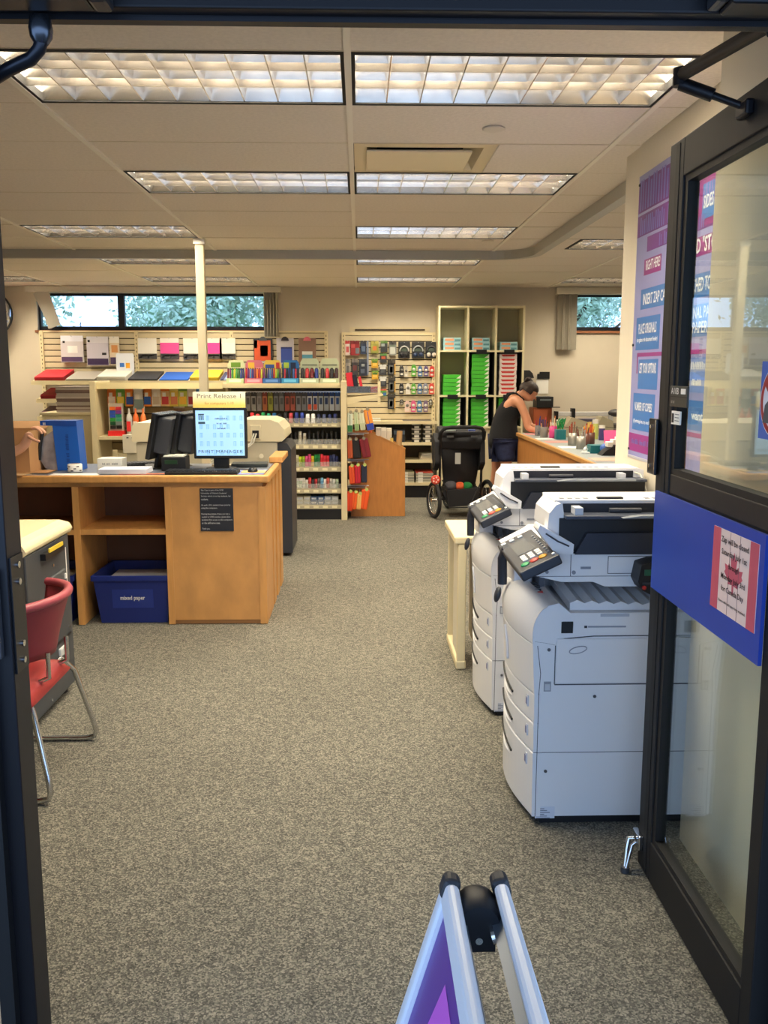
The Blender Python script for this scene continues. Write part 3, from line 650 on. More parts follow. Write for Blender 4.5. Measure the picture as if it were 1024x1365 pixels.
# ---------------------------------------------------------------- photocopiers on the right (front faces -x), local origin: near front base corner
CW = mat((226, 226, 228), .42, name='copier_white'); CW2 = mat((232, 226, 206), .45, name='copier_cream'); CSEAM = mat((70, 72, 78), .7); CDK = mat((44, 48, 58), .45); CTRAY = mat((38, 42, 54), .4); CBL = mat((16, 17, 22), .5)
def make_copier(label, loc):
    t = thing('photocopier', label, 'photocopier', loc, 'white photocopiers by the door')
    def fx(y, e=0.0): return -0.045 * math.sin(PI * min(1, max(0, y / .6))) - e      # bowed front
    def front(z0, z1, e0=0.0, e1=0.0, th=.03, name='drawer', m=CW, par=t, y0=-.002, y1=.6, mid=None):
        n = 14; mb = MB(); vs = []
        for i in range(n + 1):
            y = y0 + (y1 - y0) * i / n
            vs += [(fx(y, e0), y, z0), (fx(y, e1), y, z1), (th, y, z1), (th, y, z0)]
        fs = []
        for i in range(n):
            for k in range(4): fs.append((i * 4 + k, i * 4 + (k + 1) % 4, i * 4 + 4 + (k + 1) % 4, i * 4 + 4 + k)[::-1])
        mb.add(vs, fs); mb.add(vs[:4], [(0, 1, 2, 3)]); mb.add(vs[-4:], [(3, 2, 1, 0)])
        return mb.build(name, m, par, w=False, bev=.004)
    # base and body
    MB().prism([(0, 0), (.62, 0), (.62, .58), (0, .58)], 'z', 0, .03).move((.03, .01, 0)).build('plinth', CBL, t, w=False)
    body = MB().prism([(.0, .03), (.68, .03), (.68, .69), (.0, .69), (-.012, .66), (-.002, .485)], 'y', 0.0, .6).build('body', CW, t, w=False, bev=.004)
    B(-.0, .69, -.001, 0, .2685, .2705).build('seam', CSEAM, body, w=False); B(.068, .69, -.0015, 0, .517, .521).build('seam', CSEAM, body, w=False)
    MB().tube([(.005, -.001, .66), (.018, -.001, .56), (.014, -.001, .49), (.012, -.001, .03)], .0018, 5).build('seam', CSEAM, body, w=False)
    MB().tube([(-.005, -.001, .675), (.03, -.001, .67), (.067, -.001, .662), (.07, -.001, .675), (.1, -.001, .685), (.2, -.001, .693), (.68, -.001, .694)], .0018, 5).tube([(.067, -.001, .662), (.067, -.001, .52)], .0016, 5).build('seam', CSEAM, body, w=False)
    sd = B(.07, .68, -.006, 0, .525, .685).build('side_door', CW, t, w=False, bev=.003)
    MB().tube([(.145 + .03 * math.cos(a), -.006, .645 + .012 * math.sin(a) + .006 * math.cos(a)) for a in [2 * PI * k / 20 for k in range(20)]], .002, 5, closed=True).build('oval_grip', mat((150, 152, 160), .5), sd, w=False)
    for x, z in ((.045, .645), (.21, .475), (.045, .2)): MB().cyl((x, 0, z), (x, -.003, z), .006, n=10).build('screw', mat((120, 122, 128), .3, metal=.8), body, w=False)
    rb = B(.03, .055, -.003, 0, .495, .53).build('release_latch', mat((150, 152, 158), .4), body, w=False)
    B(.034, .051, -.006, -.003, .5, .522).build('latch_tab', mat((196, 198, 202), .4), rb, w=False)
    lb_ = B(.012, .082, -.0012, 0, .022, .066).build('rating_label', mat((210, 214, 224), .6), body, w=False)
    for k in range(6): B(.016, .045 + .03 * ((k * 7) % 3) / 3, -.0018, -.0012, .06 - .007 * k - .003, .06 - .007 * k).build('print_line', mat((120, 126, 140), .7), lb_, w=False)
    # drawers
    for k, (z0, z1) in enumerate(((.03, .267), (.271, .375), (.379, .483))):
        d = front(z0, z1, .0, .002)
        zt = z1 - .03 if k else z1 - .045
        vs = []; hb = MB(); hl = MB()
        for q in range(9):
            y = .2 + .235 * q / 8
            hb.add([], [])
        ys = [.2 + .235 * q / 8 for q in range(9)]
        hb.tube([(fx(y, .003), y, zt - .035 + .035 * (y - .2) / .235 + .004) for y in ys], .005, 6).build('handle_slot', CBL, d, w=False)
        hl.tube([(fx(y, -.003), y, zt - .046 + .035 * (y - .2) / .235 - .004 - .02 * math.sin(PI * (y - .2) / .235)) for y in ys], [.002 + .007 * math.sin(PI * q / 8) for q in range(9)], 8).build('handle_lip', mat((244, 244, 244), .35), d, w=False)
        g = B(fx(.06) - .003, fx(.06) + .02, .045, .075, z1 - .06, z1 - .02).build('paper_gauge', mat((196, 198, 206), .4), d, w=False)
        B(fx(.06) - .005, fx(.06) - .002, .052, .066, z1 - .054, z1 - .03).build('gauge_mark', mat((110, 114, 150), .5), g, w=False)
    fd = front(.487, .665, .003, .012, name='front_door')
    MB().tube([(fx(.3, .014), .3, .65), (fx(.27, .012), .27, .6), (fx(.26, .01), .26, .53)], .005, 6).build('door_crease', mat((206, 206, 210), .5), fd, w=False)
    # shoulder: rounded cover over the front
    def sh(u, v):
        y = .0 + .6 * u; a = PI * .62 * v
        b = .5 + .5 * math.sin(PI * u)
        return (fx(y, .012) + .085 * (1 - math.cos(a)) * 1.0 - .035 * math.sin(a) * b, y, .668 + .155 * math.sin(min(a, PI / 2)) * (.72 + .28 * b) - (.012 * (a - PI / 2) if a > PI / 2 else 0))
    sc_ = MB().grid(sh, 16, 14).build('front_cover', CW, t, w=False)
    for y in (0.0,):
        pts = [sh(0, v / 14) for v in range(15)]
        MB().add([(p[0], -.0025, p[2]) for p in pts] + [(pts[-1][0], -.0025, .66), (pts[0][0], -.0025, .66)], [tuple(range(17))]).build('cover_end', CW, sc_, w=False)
    bdg = MB().ball((0, 0, 0), (.012, .026, .032)).rot(RY(.25)).move((fx(.36, .012) - .026, .36, .752)).build('badge', CDK, sc_, w=False)
    # engine top with sloped shoulder and ribbed tray
    et = MB().prism([(.04, .69), (.68, .69), (.68, .775), (.115, .775), (.075, .81), (.035, .80)], 'y', .0, .6).build('engine_top', CW, t, w=False, bev=.005)
    B(.085, .125, -.005, 0, .705, .745).build('dark_port', CBL, et, w=False)
    B(.165, .175, -.002, 0, .722, .730).build('warning_dot', CDK, et, w=False); B(.178, .31, -.001, 0, .723, .729).build('print_line', mat((150, 154, 165), .6), et, w=False)
    B(.22, .32, -.002, 0, .762, .772).build('release_slot', mat((180, 184, 194), .5), et, w=False)
    B(-.01, .05, .14, .15, .8, .812).rot(RY(-.2), (.02, .14, .8)).build('red_mark', mat((200, 70, 60), .5), et, w=False)
    for k in range(3): B(.005 + .012 * k, .05 + .006 * k, .18 + .05 * k, .185 + .05 * k, .806, .816).build('print_line', mat((60, 60, 66), .6), et, w=False)
    pts = []
    for k in range(23): pts.append((.12 + .56 * k / 22, .782 + (.011 if k % 2 else 0.0) + .02 * (1 - k / 22)))
    poly = pts + [(.68, .775), (.12, .775)]
    MB().prism(poly, 'y', .03, .38).rot(RX(.05), (0, 0, .78)).build('output_tray', CW, t, w=False)
    # rear tower, neck, vents
    tw = B(.03, .68, .40, .6, .775, .90).build('rear_tower', mat((196, 198, 204), .5), t, w=False)
    vp = B(.1, .6, .394, .40, .845, .895).build('vent_panel', mat((120, 124, 134), .5), tw, w=False)
    for k in range(18): B(.13 + .025 * k, .138 + .025 * k, .391, .394, .852, .885).build('vent_slot', CBL, vp, w=False)
    B(-.03, .04, .30, .5, .80, .90).build('neck', mat((218, 219, 224), .45), t, w=False, bev=.01)
    B(.055, .075, .25, .36, .80, .90).build('inner_post', mat((90, 94, 104), .5), t, w=False)
    MB().tube([(-.068, .33, .80), (-.07, .33, .90), (-.06, .30, .945)], .018, 8).build('panel_post', CDK, t, w=False)
    # scanner
    sn = MB().prism([(-.045, .915), (.08, .885), (.19, .885), (.23, .868), (.69, .868), (.69, .983), (.075, .983), (.06, .97), (-.04, .918)], 'y', .0, .6).build('scanner', CW, t, w=False, bev=.006)
    B(.0, .69, -.0012, 0, .904, .9055).build('seam', CSEAM, sn, w=False); B(.11, .112, -.0012, 0, .905, .982).build('seam', CSEAM, sn, w=False)
    cvr = B(.24, .4, -.002, 0, .915, .972).build('access_cover', CW, sn, w=False, bev=.002); 
    for (a, b, c, d) in ((.238, .402, .913, .915), (.238, .24, .913, .974), (.238, .402, .972, .974)): B(a, b, -.001, 0, c, d).build('seam', CSEAM, cvr, w=False)
    B(.145, .18, -.002, 0, .93, .938).build('port', mat((130, 134, 145), .5), sn, w=False); MB().cyl((.122, 0, .918), (.122, -.003, .918), .007, n=10).build('screw', mat((130, 134, 145), .4), sn, w=False); MB().cyl((.03, 0, .92), (.03, -.003, .92), .006, n=10).build('screw', mat((130, 134, 145), .4), sn, w=False)
    # tilted control panel
    Rc = RY(-math.atan2(.063, .131))
    def cpp(mb): return mb.rot(Rc).move((-.08, -.085, .936))
    cp = cpp(B(0, .145, 0, .49, -.035, 0)).build('control_panel', CDK, t, w=False, bev=.006)
    cpp(B(.035, .1, .2, .4, 0, .0012)).build('display', mat((108, 112, 116), .15), cp, w=False)
    for k in range(3):
        for q in range(3): cpp(B(.036 + .027 * q, .054 + .027 * q, .095 + .027 * k, .115 + .027 * k, 0, .005)).build('key', mat((222, 224, 222), .5), cp, w=False)
    for c, u in (((34, 140, 84), .034), ((204, 70, 56), .068), ((226, 156, 40), .1)):
        cpp(MB().ball((u, .062, .001), (.016, .02, .006), 12, 6)).build('start_button', mat(c, .4), cp, w=False)
    for k in range(9): cpp(B(.122, .13, .08 + .035 * k, .094 + .035 * k, 0, .003)).build('key', mat((120, 124, 132), .5), cp, w=False)
    for k in range(3): cpp(B(.012 + .034 * k, .03 + .034 * k, .43, .455, 0, .004)).build('key', mat((226, 228, 226), .5), cp, w=False)
    cpp(B(.128, .138, .03, .045, 0, .003)).build('status_lamp', mat((240, 240, 240), .5), cp, w=False)
    # document feeder
    MB().prism([(.06, .985), (.08, .985), (.085, 1.05), (.085, 1.12), (.08, 1.155), (.06, 1.15), (.036, 1.12), (.03, 1.065), (.04, 1.035)], 'y', .015, .25).build('feeder_side', CW, t, w=False, bev=.012)
    MB().prism([(.065, 1.105), (.69, 1.105), (.69, 1.15), (.66, 1.157), (.065, 1.157)], 'y', .068, .28).build('feeder_cover', CW, t, w=False, bev=.006)
    B(.22, .31, .09, .115, 1.156, 1.164).build('cover_grip', CBL, t, w=False, bev=.003)
    for k in range(9): B(.09 + .028 * (k % 4) + (.3 if k > 3 else 0) + (.13 if k == 8 else 0), .106 + .028 * (k % 4) + (.3 if k > 3 else 0) + (.13 if k == 8 else 0), .10, .125, 1.157, 1.1585).build('guide_icon', mat((120, 126, 136), .6), t, w=False)
    B(.07, .68, .01, .27, .99, 1.104).build('feeder_core', CBL, t, w=False)
    B(.09, .64, .064, .068, 1.108, 1.146).build('feed_slot', mat((30, 32, 40), .5), t, w=False)
    B(.085, .68, -.02, .062, 1.104, 1.116).build('input_tray', mat((62, 68, 82), .4), t, w=False, bev=.003)
    for xa in (.12, .56): B(xa, xa + .028, .0, .06, 1.116, 1.14).build('paper_guide', mat((206, 208, 212), .4), t, w=False)
    MB().cyl((.25, .05, 1.124), (.36, .05, 1.124), .009, n=10).build('feed_roller', DKGREY, t, w=False)
    MB().prism([(.27, 1.112), (.62, 1.112), (.62, 1.12), (.33, 1.12)], 'y', -.05, -.015).build('tray_flap', mat((140, 146, 152), .3), t, w=False)
    B(.1, .69, .28, .6, .983, 1.02).build('platen_lid', CW, t, w=False, bev=.006)
    MB().prism([(.12, .983), (.69, .983), (.69, 1.056), (.16, 1.056)], 'y', -.015, .01).build('exit_tray', CTRAY, t, w=False, bev=.004)
    MB().prism([(.055, .985), (.115, .983), (.117, 1.018), (.0, 1.085), (-.008, 1.066)], 'y', -.012, .07).build('feeder_arm', CW, t, w=False, bev=.005)
    MB().tube([(.02, -.014, 1.056), (.06, -.014, 1.03), (.1, -.014, 1.012)], .003, 5).build('arm_slot', DKGREY, t, w=False)
    return t
c1 = make_copier('nearest white photocopier with card reader on its side, beside open door', (.607, 2.985, 0))
c2 = copy_tree(c1, (.611, 4.0, 0), 'farther white photocopier behind the nearest one, beside the cream stand')
cr = thing('card_reader', 'black card reader box with green display on the nearest copier', 'card reader', (.95, 2.95, .85))
MB().prism([(.925, .905), (.935, .96), (.975, .972), (1.04, .972), (1.04, .85), (.985, .85), (.94, .875)], 'y', 2.90, 2.984).build('reader_case', CBL, cr, bev=.004)
B(.945, .975, 2.898, 2.90, .925, .945).build('display', mat((36, 96, 72), .3), cr); B(.94, .985, 2.897, 2.9, .895, .902).build('card_slot', DKGREY, cr); MB().cyl((.945, 2.9, .885), (.945, 2.893, .885), .007, n=10).build('red_button', mat((190, 40, 36), .4), cr)
cp_ = MB().tube([(1.23, 4.1, 1.15), (1.28, 4.05, 1.13), (1.30, 4.0, 1.05), (1.30, 3.98, .9)], .004, 6).build('power_cable', CW2); tag(cp_, 'thin white cable hanging behind the farther photocopier', 'cable')
# cream side stand beyond the copiers
sd_ = thing('side_stand', 'narrow cream stand with metal feet beyond the photocopiers', 'stand', (.65, 4.95, 0))
B(.50, .85, 4.66, 5.22, .69, .73).build('stand_top', CREAM, sd_, bev=.008); B(.53, .55, 4.70, 4.98, .03, .69).build('side_panel', mat((214, 206, 184), .5), sd_); B(.62, .64, 4.70, 4.98, .12, .69).build('inner_panel', mat((206, 198, 176), .5), sd_)
B(.52, .565, 4.665, 4.70, .0, .69).build('leg', CREAM, sd_, bev=.006); B(.52, .565, 5.15, 5.19, .0, .69).build('leg', CREAM, sd_, bev=.006); B(.78, .82, 4.67, 4.71, .0, .69).build('leg', CREAM, sd_, bev=.006); B(.78, .82, 5.15, 5.19, .0, .69).build('leg', CREAM, sd_, bev=.006)
B(.515, .57, 4.66, 5.195, .0, .05).build('foot_rail', CREAM, sd_, bev=.01)

# ---------------------------------------------------------------- left copier seen edge-on and the burgundy chair
lc = thing('office_copier', 'dark grey office copier with cream lid beside the burgundy chair', 'copier', (-1.75, 4.15, 0))
LG = mat((66, 70, 74), .55, var=.04, scale=8)
B(-2.05, -1.45, 3.86, 4.44, .04, .80).build('cabinet', LG, lc, bev=.006)
MB().prism([(-2.08, .80), (-1.45, .80), (-1.435, .825), (-1.45, .852), (-1.50, .865), (-2.08, .865)], 'y', 3.83, 4.47).build('lid', mat((232, 218, 176), .5), lc, bev=.012)
tr_ = B(-1.452, -1.425, 4.04, 4.30, .745, .775).build('exit_tray', BLACK, lc); B(-1.43, -1.423, 4.09, 4.28, .772, .790).build('yellow_paper', mat((222, 190, 50), .6), tr_)
dd = B(-1.452, -1.435, 4.10, 4.34, .50, .645).build('side_hatch', mat((78, 82, 86), .5), lc, bev=.006); B(-1.436, -1.428, 4.31, 4.325, .6, .625).build('hatch_latch', PAPER, dd)
B(-1.451, -1.447, 4.08, 4.40, .30, .31).build('groove', BLACK, lc); hd_ = B(-1.452, -1.438, 4.21, 4.29, .235, .275).build('handle', mat((200, 204, 206), .3), lc, bev=.004)
MB().ball((-1.45, 4.25, .215), (.006, .035, .018)).build('handle_recess', BLACK, lc); MB().cyl((-1.451, 4.21, .40), (-1.44, 4.21, .40), .022).build('lock', BLACK, lc)
for y, z in ((4.4, .09), (4.08, .07), (4.2, .69), (4.38, .34)): MB().cyl((-1.451, y, z), (-1.446, y, z), .007, n=8).build('screw', CHROME, lc)
tx = B(-1.451, -1.4495, 4.385, 4.395, .54, .74).build('print_strip', PAPER, lc)
for x in (-2.0, -1.5):
    for y in (3.92, 4.38): MB().cyl((x, y, 0), (x, y, .045), .025).build('foot', BLACK, lc)
ch = thing('shell_chair', 'burgundy plastic shell chair with bent chrome legs beside the dark copier', 'chair', (-1.45, 3.5, 0))
BUR = mat((138, 46, 58), .45, var=.06, scale=12)
def tub(u, v):
    a = (u - .5) * (1.7 + .45 * v); r = .27 + .03 * v ** 1.5
    return (-1.485 + r * math.cos(a) + .03 * v, 3.46 + r * math.sin(a) * (.78 + .22 * v), .50 + .235 * v - .02 * v * (1 - math.cos(a)))
def thicken(o, t):
    md = o.modifiers.new('thick', 'SOLIDIFY'); md.thickness = t; md.offset = 0; return o
bk_ = thicken(MB().grid(tub, 28, 8).build('backrest', BUR, ch), .014)
MB().tube([tub(k / 28, 1.0) for k in range(29)], .018, 8).build('rim', mat((168, 74, 84), .4), bk_)
def pan(u, v):
    x = -1.68 + .47 * u; y = 3.17 + .46 * v
    e = max(abs(u - .5), abs(v - .5)) * 2
    return (x, y, .432 - .03 * (1 - (2 * v - 1) ** 2) * (1 - (2 * u - 1) ** 2) - .06 * (max(0, e - .75) / .25) ** 2)
thicken(MB().grid(pan, 14, 12).build('seat', mat((168, 52, 52), .45, var=.06, scale=12), ch), .016)
for y in (3.18, 3.77):
    s_ = 1 if y > 3.4 else -1
    MB().tube([(-1.26, y - s_ * .09, .405), (-1.22, y - s_ * .05, .34), (-1.165, y - s_ * .01, .10), (-1.155, y, .045), (-1.165, y, .02), (-1.2, y, .012), (-1.72, y, .012), (-1.76, y, .03), (-1.755, y - s_ * .01, .08), (-1.62, y - s_ * .09, .405)], .0115, 10).build('leg', CHROME, ch)
for x in (-1.26, -1.62): MB().tube([(x, 3.27, .402), (x, 3.68, .402)], .0115, 8).build('seat_support', CHROME, ch)
for y in (3.36, 3.58): MB().tube([(-1.26, y, .402), (-1.2, y, .43), (-1.2, y, .53)], .01, 8).build('back_support', CHROME, ch)
# ---------------------------------------------------------------- service desk
dk = thing('service_desk', 'maple service desk with open shelves and grey laminate top', 'desk', (-1.4, 5.9, 0))
LAM = mat((104, 110, 122), .4)
DX0, DX1, DY0, DY1 = -2.75, -.56, 5.545, 6.3
B(DX0, DX1 - .04, DY0 + .035, DY1 - .02, .925, .958).build('laminate_top', LAM, dk)
ed = MB().box(DX0, DX1, DY0, DY0 + .035, .91, .96).box(DX1 - .04, DX1, DY0 + .035, DY1, .91, .96)
ed.build('edge_trim', WOOD2, dk, bev=.012, seg=3)
rdk = thing('rear_desk', 'second maple desk end standing behind the service desk', 'desk', (-.6, 6.35, 0))
B(-.635, DX1 + .02, 6.31, 6.8, .958, 1.0).build('desk_top', WOOD2, rdk, bev=.006); B(-.63, -.59, 6.33, 6.5, .0, .958).build('end_panel', WOOD2, rdk); B(-.63, -.59, 6.6, 6.78, .0, .958).build('end_panel', WOOD2, rdk)
B(DX0, DX1 - .05, DY0 + .04, DY1 - .05, .885, .925).build('apron', WOOD, dk)
B(-1.785, -1.745, 5.58, 6.2, 0.004, .885).build('upright_panel', WOOD2, dk); B(-1.215, -1.175, 5.58, 6.2, .004, .885).build('upright_panel', WOOD2, dk); B(-2.72, -2.68, 5.58, 6.2, .004, .885).build('upright_panel', WOOD2, dk)
B(-1.175, -.625, 5.585, 5.605, .03, .885).build('front_panel', WOOD, dk)
B(-.635, -.59, 5.578, 6.0, .004, .885).build('end_panel', WOOD2, dk); B(-.635, -.59, 6.06, 6.22, .004, .885).build('end_panel', WOOD2, dk)
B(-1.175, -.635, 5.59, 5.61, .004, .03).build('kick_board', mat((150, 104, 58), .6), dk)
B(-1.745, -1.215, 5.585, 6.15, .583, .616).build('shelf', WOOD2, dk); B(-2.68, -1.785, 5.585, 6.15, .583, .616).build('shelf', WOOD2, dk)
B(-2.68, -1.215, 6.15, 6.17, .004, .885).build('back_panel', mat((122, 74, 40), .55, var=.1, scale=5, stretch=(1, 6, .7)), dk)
ps = thing('policy_sign', 'black printed notice on the maple front of the desk', 'notice', (-.89, 5.58, .6))
B(-.996, -.79, 5.578, 5.585, .605, .874).build('sign_sheet', mat((32, 34, 42), .5), ps)
for k, s in enumerate(('Zap Copy is part of the UVSS', "University of Victoria Students'", 'Society which is run by students, for', 'students.', '', 'As such, UVic students have priority', 'using the computers.', '', 'During busy times, if you are not a', 'student or UVSS member, please allow', 'students first access to the computers', 'or the self-serve area.', '', 'Thank you,')):
    if s: text(s, (-.988, 5.5775, .862 - .0187 * k), (1, 0, 0), (0, 0, 1), mat((206, 206, 204), .6), ps, width=.19 * len(s) / 38, height=.0125, align='LEFT')
def recycle_bin(loc, label, word=True):
    t = thing('recycling_bin', label, 'bin', loc, 'blue recycling bins under the desk')
    NB = mat((28, 44, 116), .4); n = 4
    a = (.21, .2); b = (.245, .235); h = .31
    vs = [(-a[0], -a[1], 0), (a[0], -a[1], 0), (a[0], a[1], 0), (-a[0], a[1], 0), (-b[0], -b[1], h), (b[0], -b[1], h), (b[0], b[1], h), (-b[0], b[1], h)]
    i_ = .008
    vi = [(v[0] * (1 - i_ / .24), v[1] * (1 - i_ / .22), v[2] + (.01 if v[2] == 0 else 0)) for v in vs]
    fs = [(0, 3, 2, 1), (0, 1, 5, 4), (1, 2, 6, 5), (2, 3, 7, 6), (3, 0, 4, 7)]
    m = MB().add(vs, fs); m.add(vi, [f[::-1] for f in fs]); m.add([vs[4], vs[5], vs[6], vs[7], vi[4], vi[5], vi[6], vi[7]], [(0, 1, 5, 4), (1, 2, 6, 5), (2, 3, 7, 6), (3, 0, 4, 7)])
    m.build('tub', NB, t, w=False)
    r = MB().box(-.255, .255, -.245, -.23, h - .03, h + .005).box(-.255, .255, .23, .245, h - .03, h + .005).box(-.255, -.24, -.23, .23, h - .03, h + .005).box(.24, .255, -.23, .23, h - .03, h + .005)
    r.build('rim', NB, t, w=False, bev=.004)
    fy = lambda z: -(a[1] + (b[1] - a[1]) * z / h) - .003
    MB().add([(-.13, fy(.1), .1), (.13, fy(.1), .1), (.13, fy(.225), .225), (-.13, fy(.225), .225)], [(0, 1, 2, 3)]).build('label_panel', mat((38, 58, 140), .35), t, w=False)
    q = text('mixed paper', (loc[0], loc[1] + fy(.165) - .003, loc[2] + .165), (1, 0, 0), (0, -.11, 1), PAPER, t, width=.155, height=.036, bold=.02)
    for k in range(4): B(-.2 + .004 * k, .19, -.18 + .01 * k, .18, .16 + .03 * k, .175 + .03 * k).build('paper_sheet', mat((200, 202, 206), .7), t, w=False)
    return t
recycle_bin((-1.445, 5.83, .003), 'blue mixed paper recycling bin under the open desk shelf')
recycle_bin((-2.06, 5.84, .003), 'blue recycling bin left of the desk upright, behind grey copier')
# --- monitors
def monitor(loc, rz, label, group, bright=False, w=.345, h=.325, deep=.065):
    t = thing('monitor', label, 'monitor', loc, group, rz)
    B(-w / 2, w / 2, -.012, .02, .075, .075 + h).build('bezel', BLACK, t, w=False, bev=.006)
    MB().prism([(-w * .36, .12), (w * .36, .12), (w * .36, .36), (-w * .36, .36)], 'y', .02, deep).build('rear_housing', DKGREY, t, w=False, bev=.015)
    B(-w / 2, w / 2, -.012, .045, .075 + h - .004, .078 + h).build('top_edge', mat((70, 74, 84), .25, metal=.2), t, w=False)
    B(-.05, .05, .005, .03, .012, .12).build('stand_neck', BLACK, t, w=False, bev=.006)
    MB().prism([(.1 * math.cos(a), .02 + .085 * math.sin(a)) for a in [2 * PI * k / 24 for k in range(24)]], 'z', 0, .014).build('stand_base', BLACK, t, w=False, bev=.004)
    s = B(-w / 2 + .017, w / 2 - .017, -.0135, -.012, .095, .062 + h).build('screen', mat((152, 196, 234), .3, emit=.62) if bright else mat((30, 32, 38), .2), t, w=False)
    return t, s
mt, scn = monitor((-.9, 5.86, .958), 0, 'monitor showing the pale blue print manager screen on desk', 'desk monitors', True)
SI = mat((56, 84, 112), .6); SG = mat((120, 176, 214), .5, emit=.5)
sx, sz, sy = -.9, .958, 5.8465
for k in range(7):
    for q in range(5):
        if (k * 3 + q * 2) % 7 == 0: continue
        x = sx - .13 + .043 * k; z = sz + .13 + .055 * q
        B(x, x + .018, sy - .0004, sy, z, z + .003).box(x, x + .004, sy - .0004, sy, z - .028, z).box(x + .007, x + .011, sy - .0004, sy, z - .028, z).box(x + .014, x + .018, sy - .0004, sy, z - .028, z).build('screen_print', SG, mt)
for x in (-.135, -.122, -.109): B(sx + x, sx + x + .006, sy - .001, sy, sz + .325, sz + .36).build('screen_logo', SI, mt)
B(sx - .137, sx - .1, sy - .001, sy, sz + .358, sz + .365).build('screen_logo', SI, mt); B(sx - .138, sx - .094, sy - .001, sy, sz + .3, sz + .314).build('screen_logo', SI, mt)
text('PRINT MANAGER', (sx, sy - .001, sz + .122), (1, 0, 0), (0, 0, 1), SI, mt, width=.285, height=.018, spacing=1.15)
for k, w_ in enumerate((.08, .07, .055)): bars((sx + .01, sy - .001, sz + .335 - .032 * k), (1, 0, 0), (0, 0, 1), SI, mt, w_, .009, 18 - 3 * k, seed=k)
m2 = monitor((-1.36, 6.0, .958), -1.72, 'black monitor seen from behind, left of the pair on desk', 'desk monitors', w=.37, h=.3, deep=.11)[0]; m2.rotation_euler = (-.2, 0, -1.72)
m3 = monitor((-1.22, 6.08, .958), -1.72, 'black monitor seen from behind, right of the pair on desk', 'desk monitors', w=.37, h=.3, deep=.11)[0]; m3.rotation_euler = (-.2, 0, -1.72)
# print release sign on the monitor
pr = thing('print_release_sign', 'yellow and white print release sign folded over the bright monitor', 'sign', (-.9, 5.84, 1.36))
def signm():
    m = bpy.data.materials.new('sign_fade'); m.use_nodes = True; nt = m.node_tree; b = nt.nodes['Principled BSDF']
    tc = nt.nodes.new('ShaderNodeTexCoord'); sp = nt.nodes.new('ShaderNodeSeparateXYZ'); r = nt.nodes.new('ShaderNodeValToRGB')
    e = r.color_ramp.elements; e[0].position = .15; e[0].color = (*lin((250, 214, 110)), 1); e[1].position = .8; e[1].color = (*lin((252, 248, 222)), 1)
    nt.links.new(tc.outputs['Generated'], sp.inputs[0]); nt.links.new(sp.outputs['Z'], r.inputs[0]); nt.links.new(r.outputs[0], b.inputs['Base Color']); b.inputs['Roughness'].default_value = .6
    return m
B(-1.068, -.732, 5.842, 5.846, 1.362, 1.462).build('front_card', signm(), pr); B(-1.068, -.732, 5.846, 5.90, 1.458, 1.462).build('top_fold', mat((250, 244, 214), .6), pr)
text('Print Release 1', (-.9, 5.8415, 1.437), (1, 0, 0), (0, 0, 1), mat((120, 108, 84), .6), pr, width=.28, height=.028); text('for computers 1-10', (-.9, 5.8415, 1.388), (1, 0, 0), (0, 0, 1), mat((190, 140, 60), .6), pr, width=.185, height=.022)
# keyboards, mouse, mats, blotter
def keyboard(loc, rz, label):
    t = thing('keyboard', label, 'keyboard', loc, 'desk keyboards', rz)
    B(-.225, .225, -.07, .07, 0, .02).build('keyboard_base', BLACK, t, w=False, bev=.005)
    kk = None
    for r in range(5):
        for c in range(18):
            x, y = -.21 + .0245 * c, -.055 + .025 * r
            if kk is None: kk = B(-.01, .01, -.0105, .0105, .02, .027).build('key', mat((40, 42, 48), .45), t, w=False); o = kk
            else: o = kk.copy(); COL.objects.link(o)
            o.location = (x, y, 0)
    return t
keyboard((-.985, 5.655, .958), 0, 'black keyboard in front of the bright monitor')
keyboard((-1.52, 6.12, .958), .5, 'black keyboard turned away beside the rear-facing monitors')
bl = tag(B(-.83, -.6, 5.6, 5.86, .958, .9595).build('desk_blotter', mat((120, 140, 200), .5)), 'flat blue sheet on the desk beneath the mouse', 'sheet')
mp = tag(B(-.75, -.60, 5.66, 5.80, .9595, .963).build('mouse_mat', mat((214, 180, 120), .7), bev=.001), 'tan rectangular mouse mat on the desk', 'mouse mat')
ms = thing('computer_mouse', 'small black computer mouse on the tan mat', 'mouse', (-.68, 5.72, .963))
MB().ball((-.68, 5.72, .965), (.032, .05, .028), 16, 10).build('mouse_shell', BLACK, ms); B(-.6815, -.6785, 5.672, 5.70, .982, .988).build('scroll_wheel', mat((170, 175, 185), .2), ms)
MB().tube([(-.7, 5.76, .97), (-.78, 5.82, .966), (-.86, 5.84, .968), (-.93, 5.9, .966)], .003, 6).build('mouse_cord', BLACK, ms)
nb = tag(B(-.86, -.62, 6.0, 6.14, .958, .985).rotc(RZ(.06)).build('closed_laptop', mat((44, 48, 46), .5), bev=.006), 'dark closed case lying behind the mouse', 'case')
ev = tag(B(-.99, -.82, 6.06, 6.15, .958, .97).rotc(RZ(-.3)).build('paper_envelope', mat((206, 186, 150), .7)), 'crumpled tan envelope lying behind bright monitor', 'envelope')
rd = thing('card_terminal', 'black card terminal box with green display on desk', 'card reader', (-1.19, 5.82, .958))
B(-1.272, -1.118, 5.79, 5.94, .958, 1.05).build('terminal_case', CBL, rd, bev=.006); B(-1.25, -1.17, 5.787, 5.79, 1.005, 1.03).build('display', mat((24, 62, 36), .3), rd); B(-1.26, -1.13, 5.8, 5.93, 1.05, 1.058).build('paper_slip', mat((222, 224, 210), .6), rd)
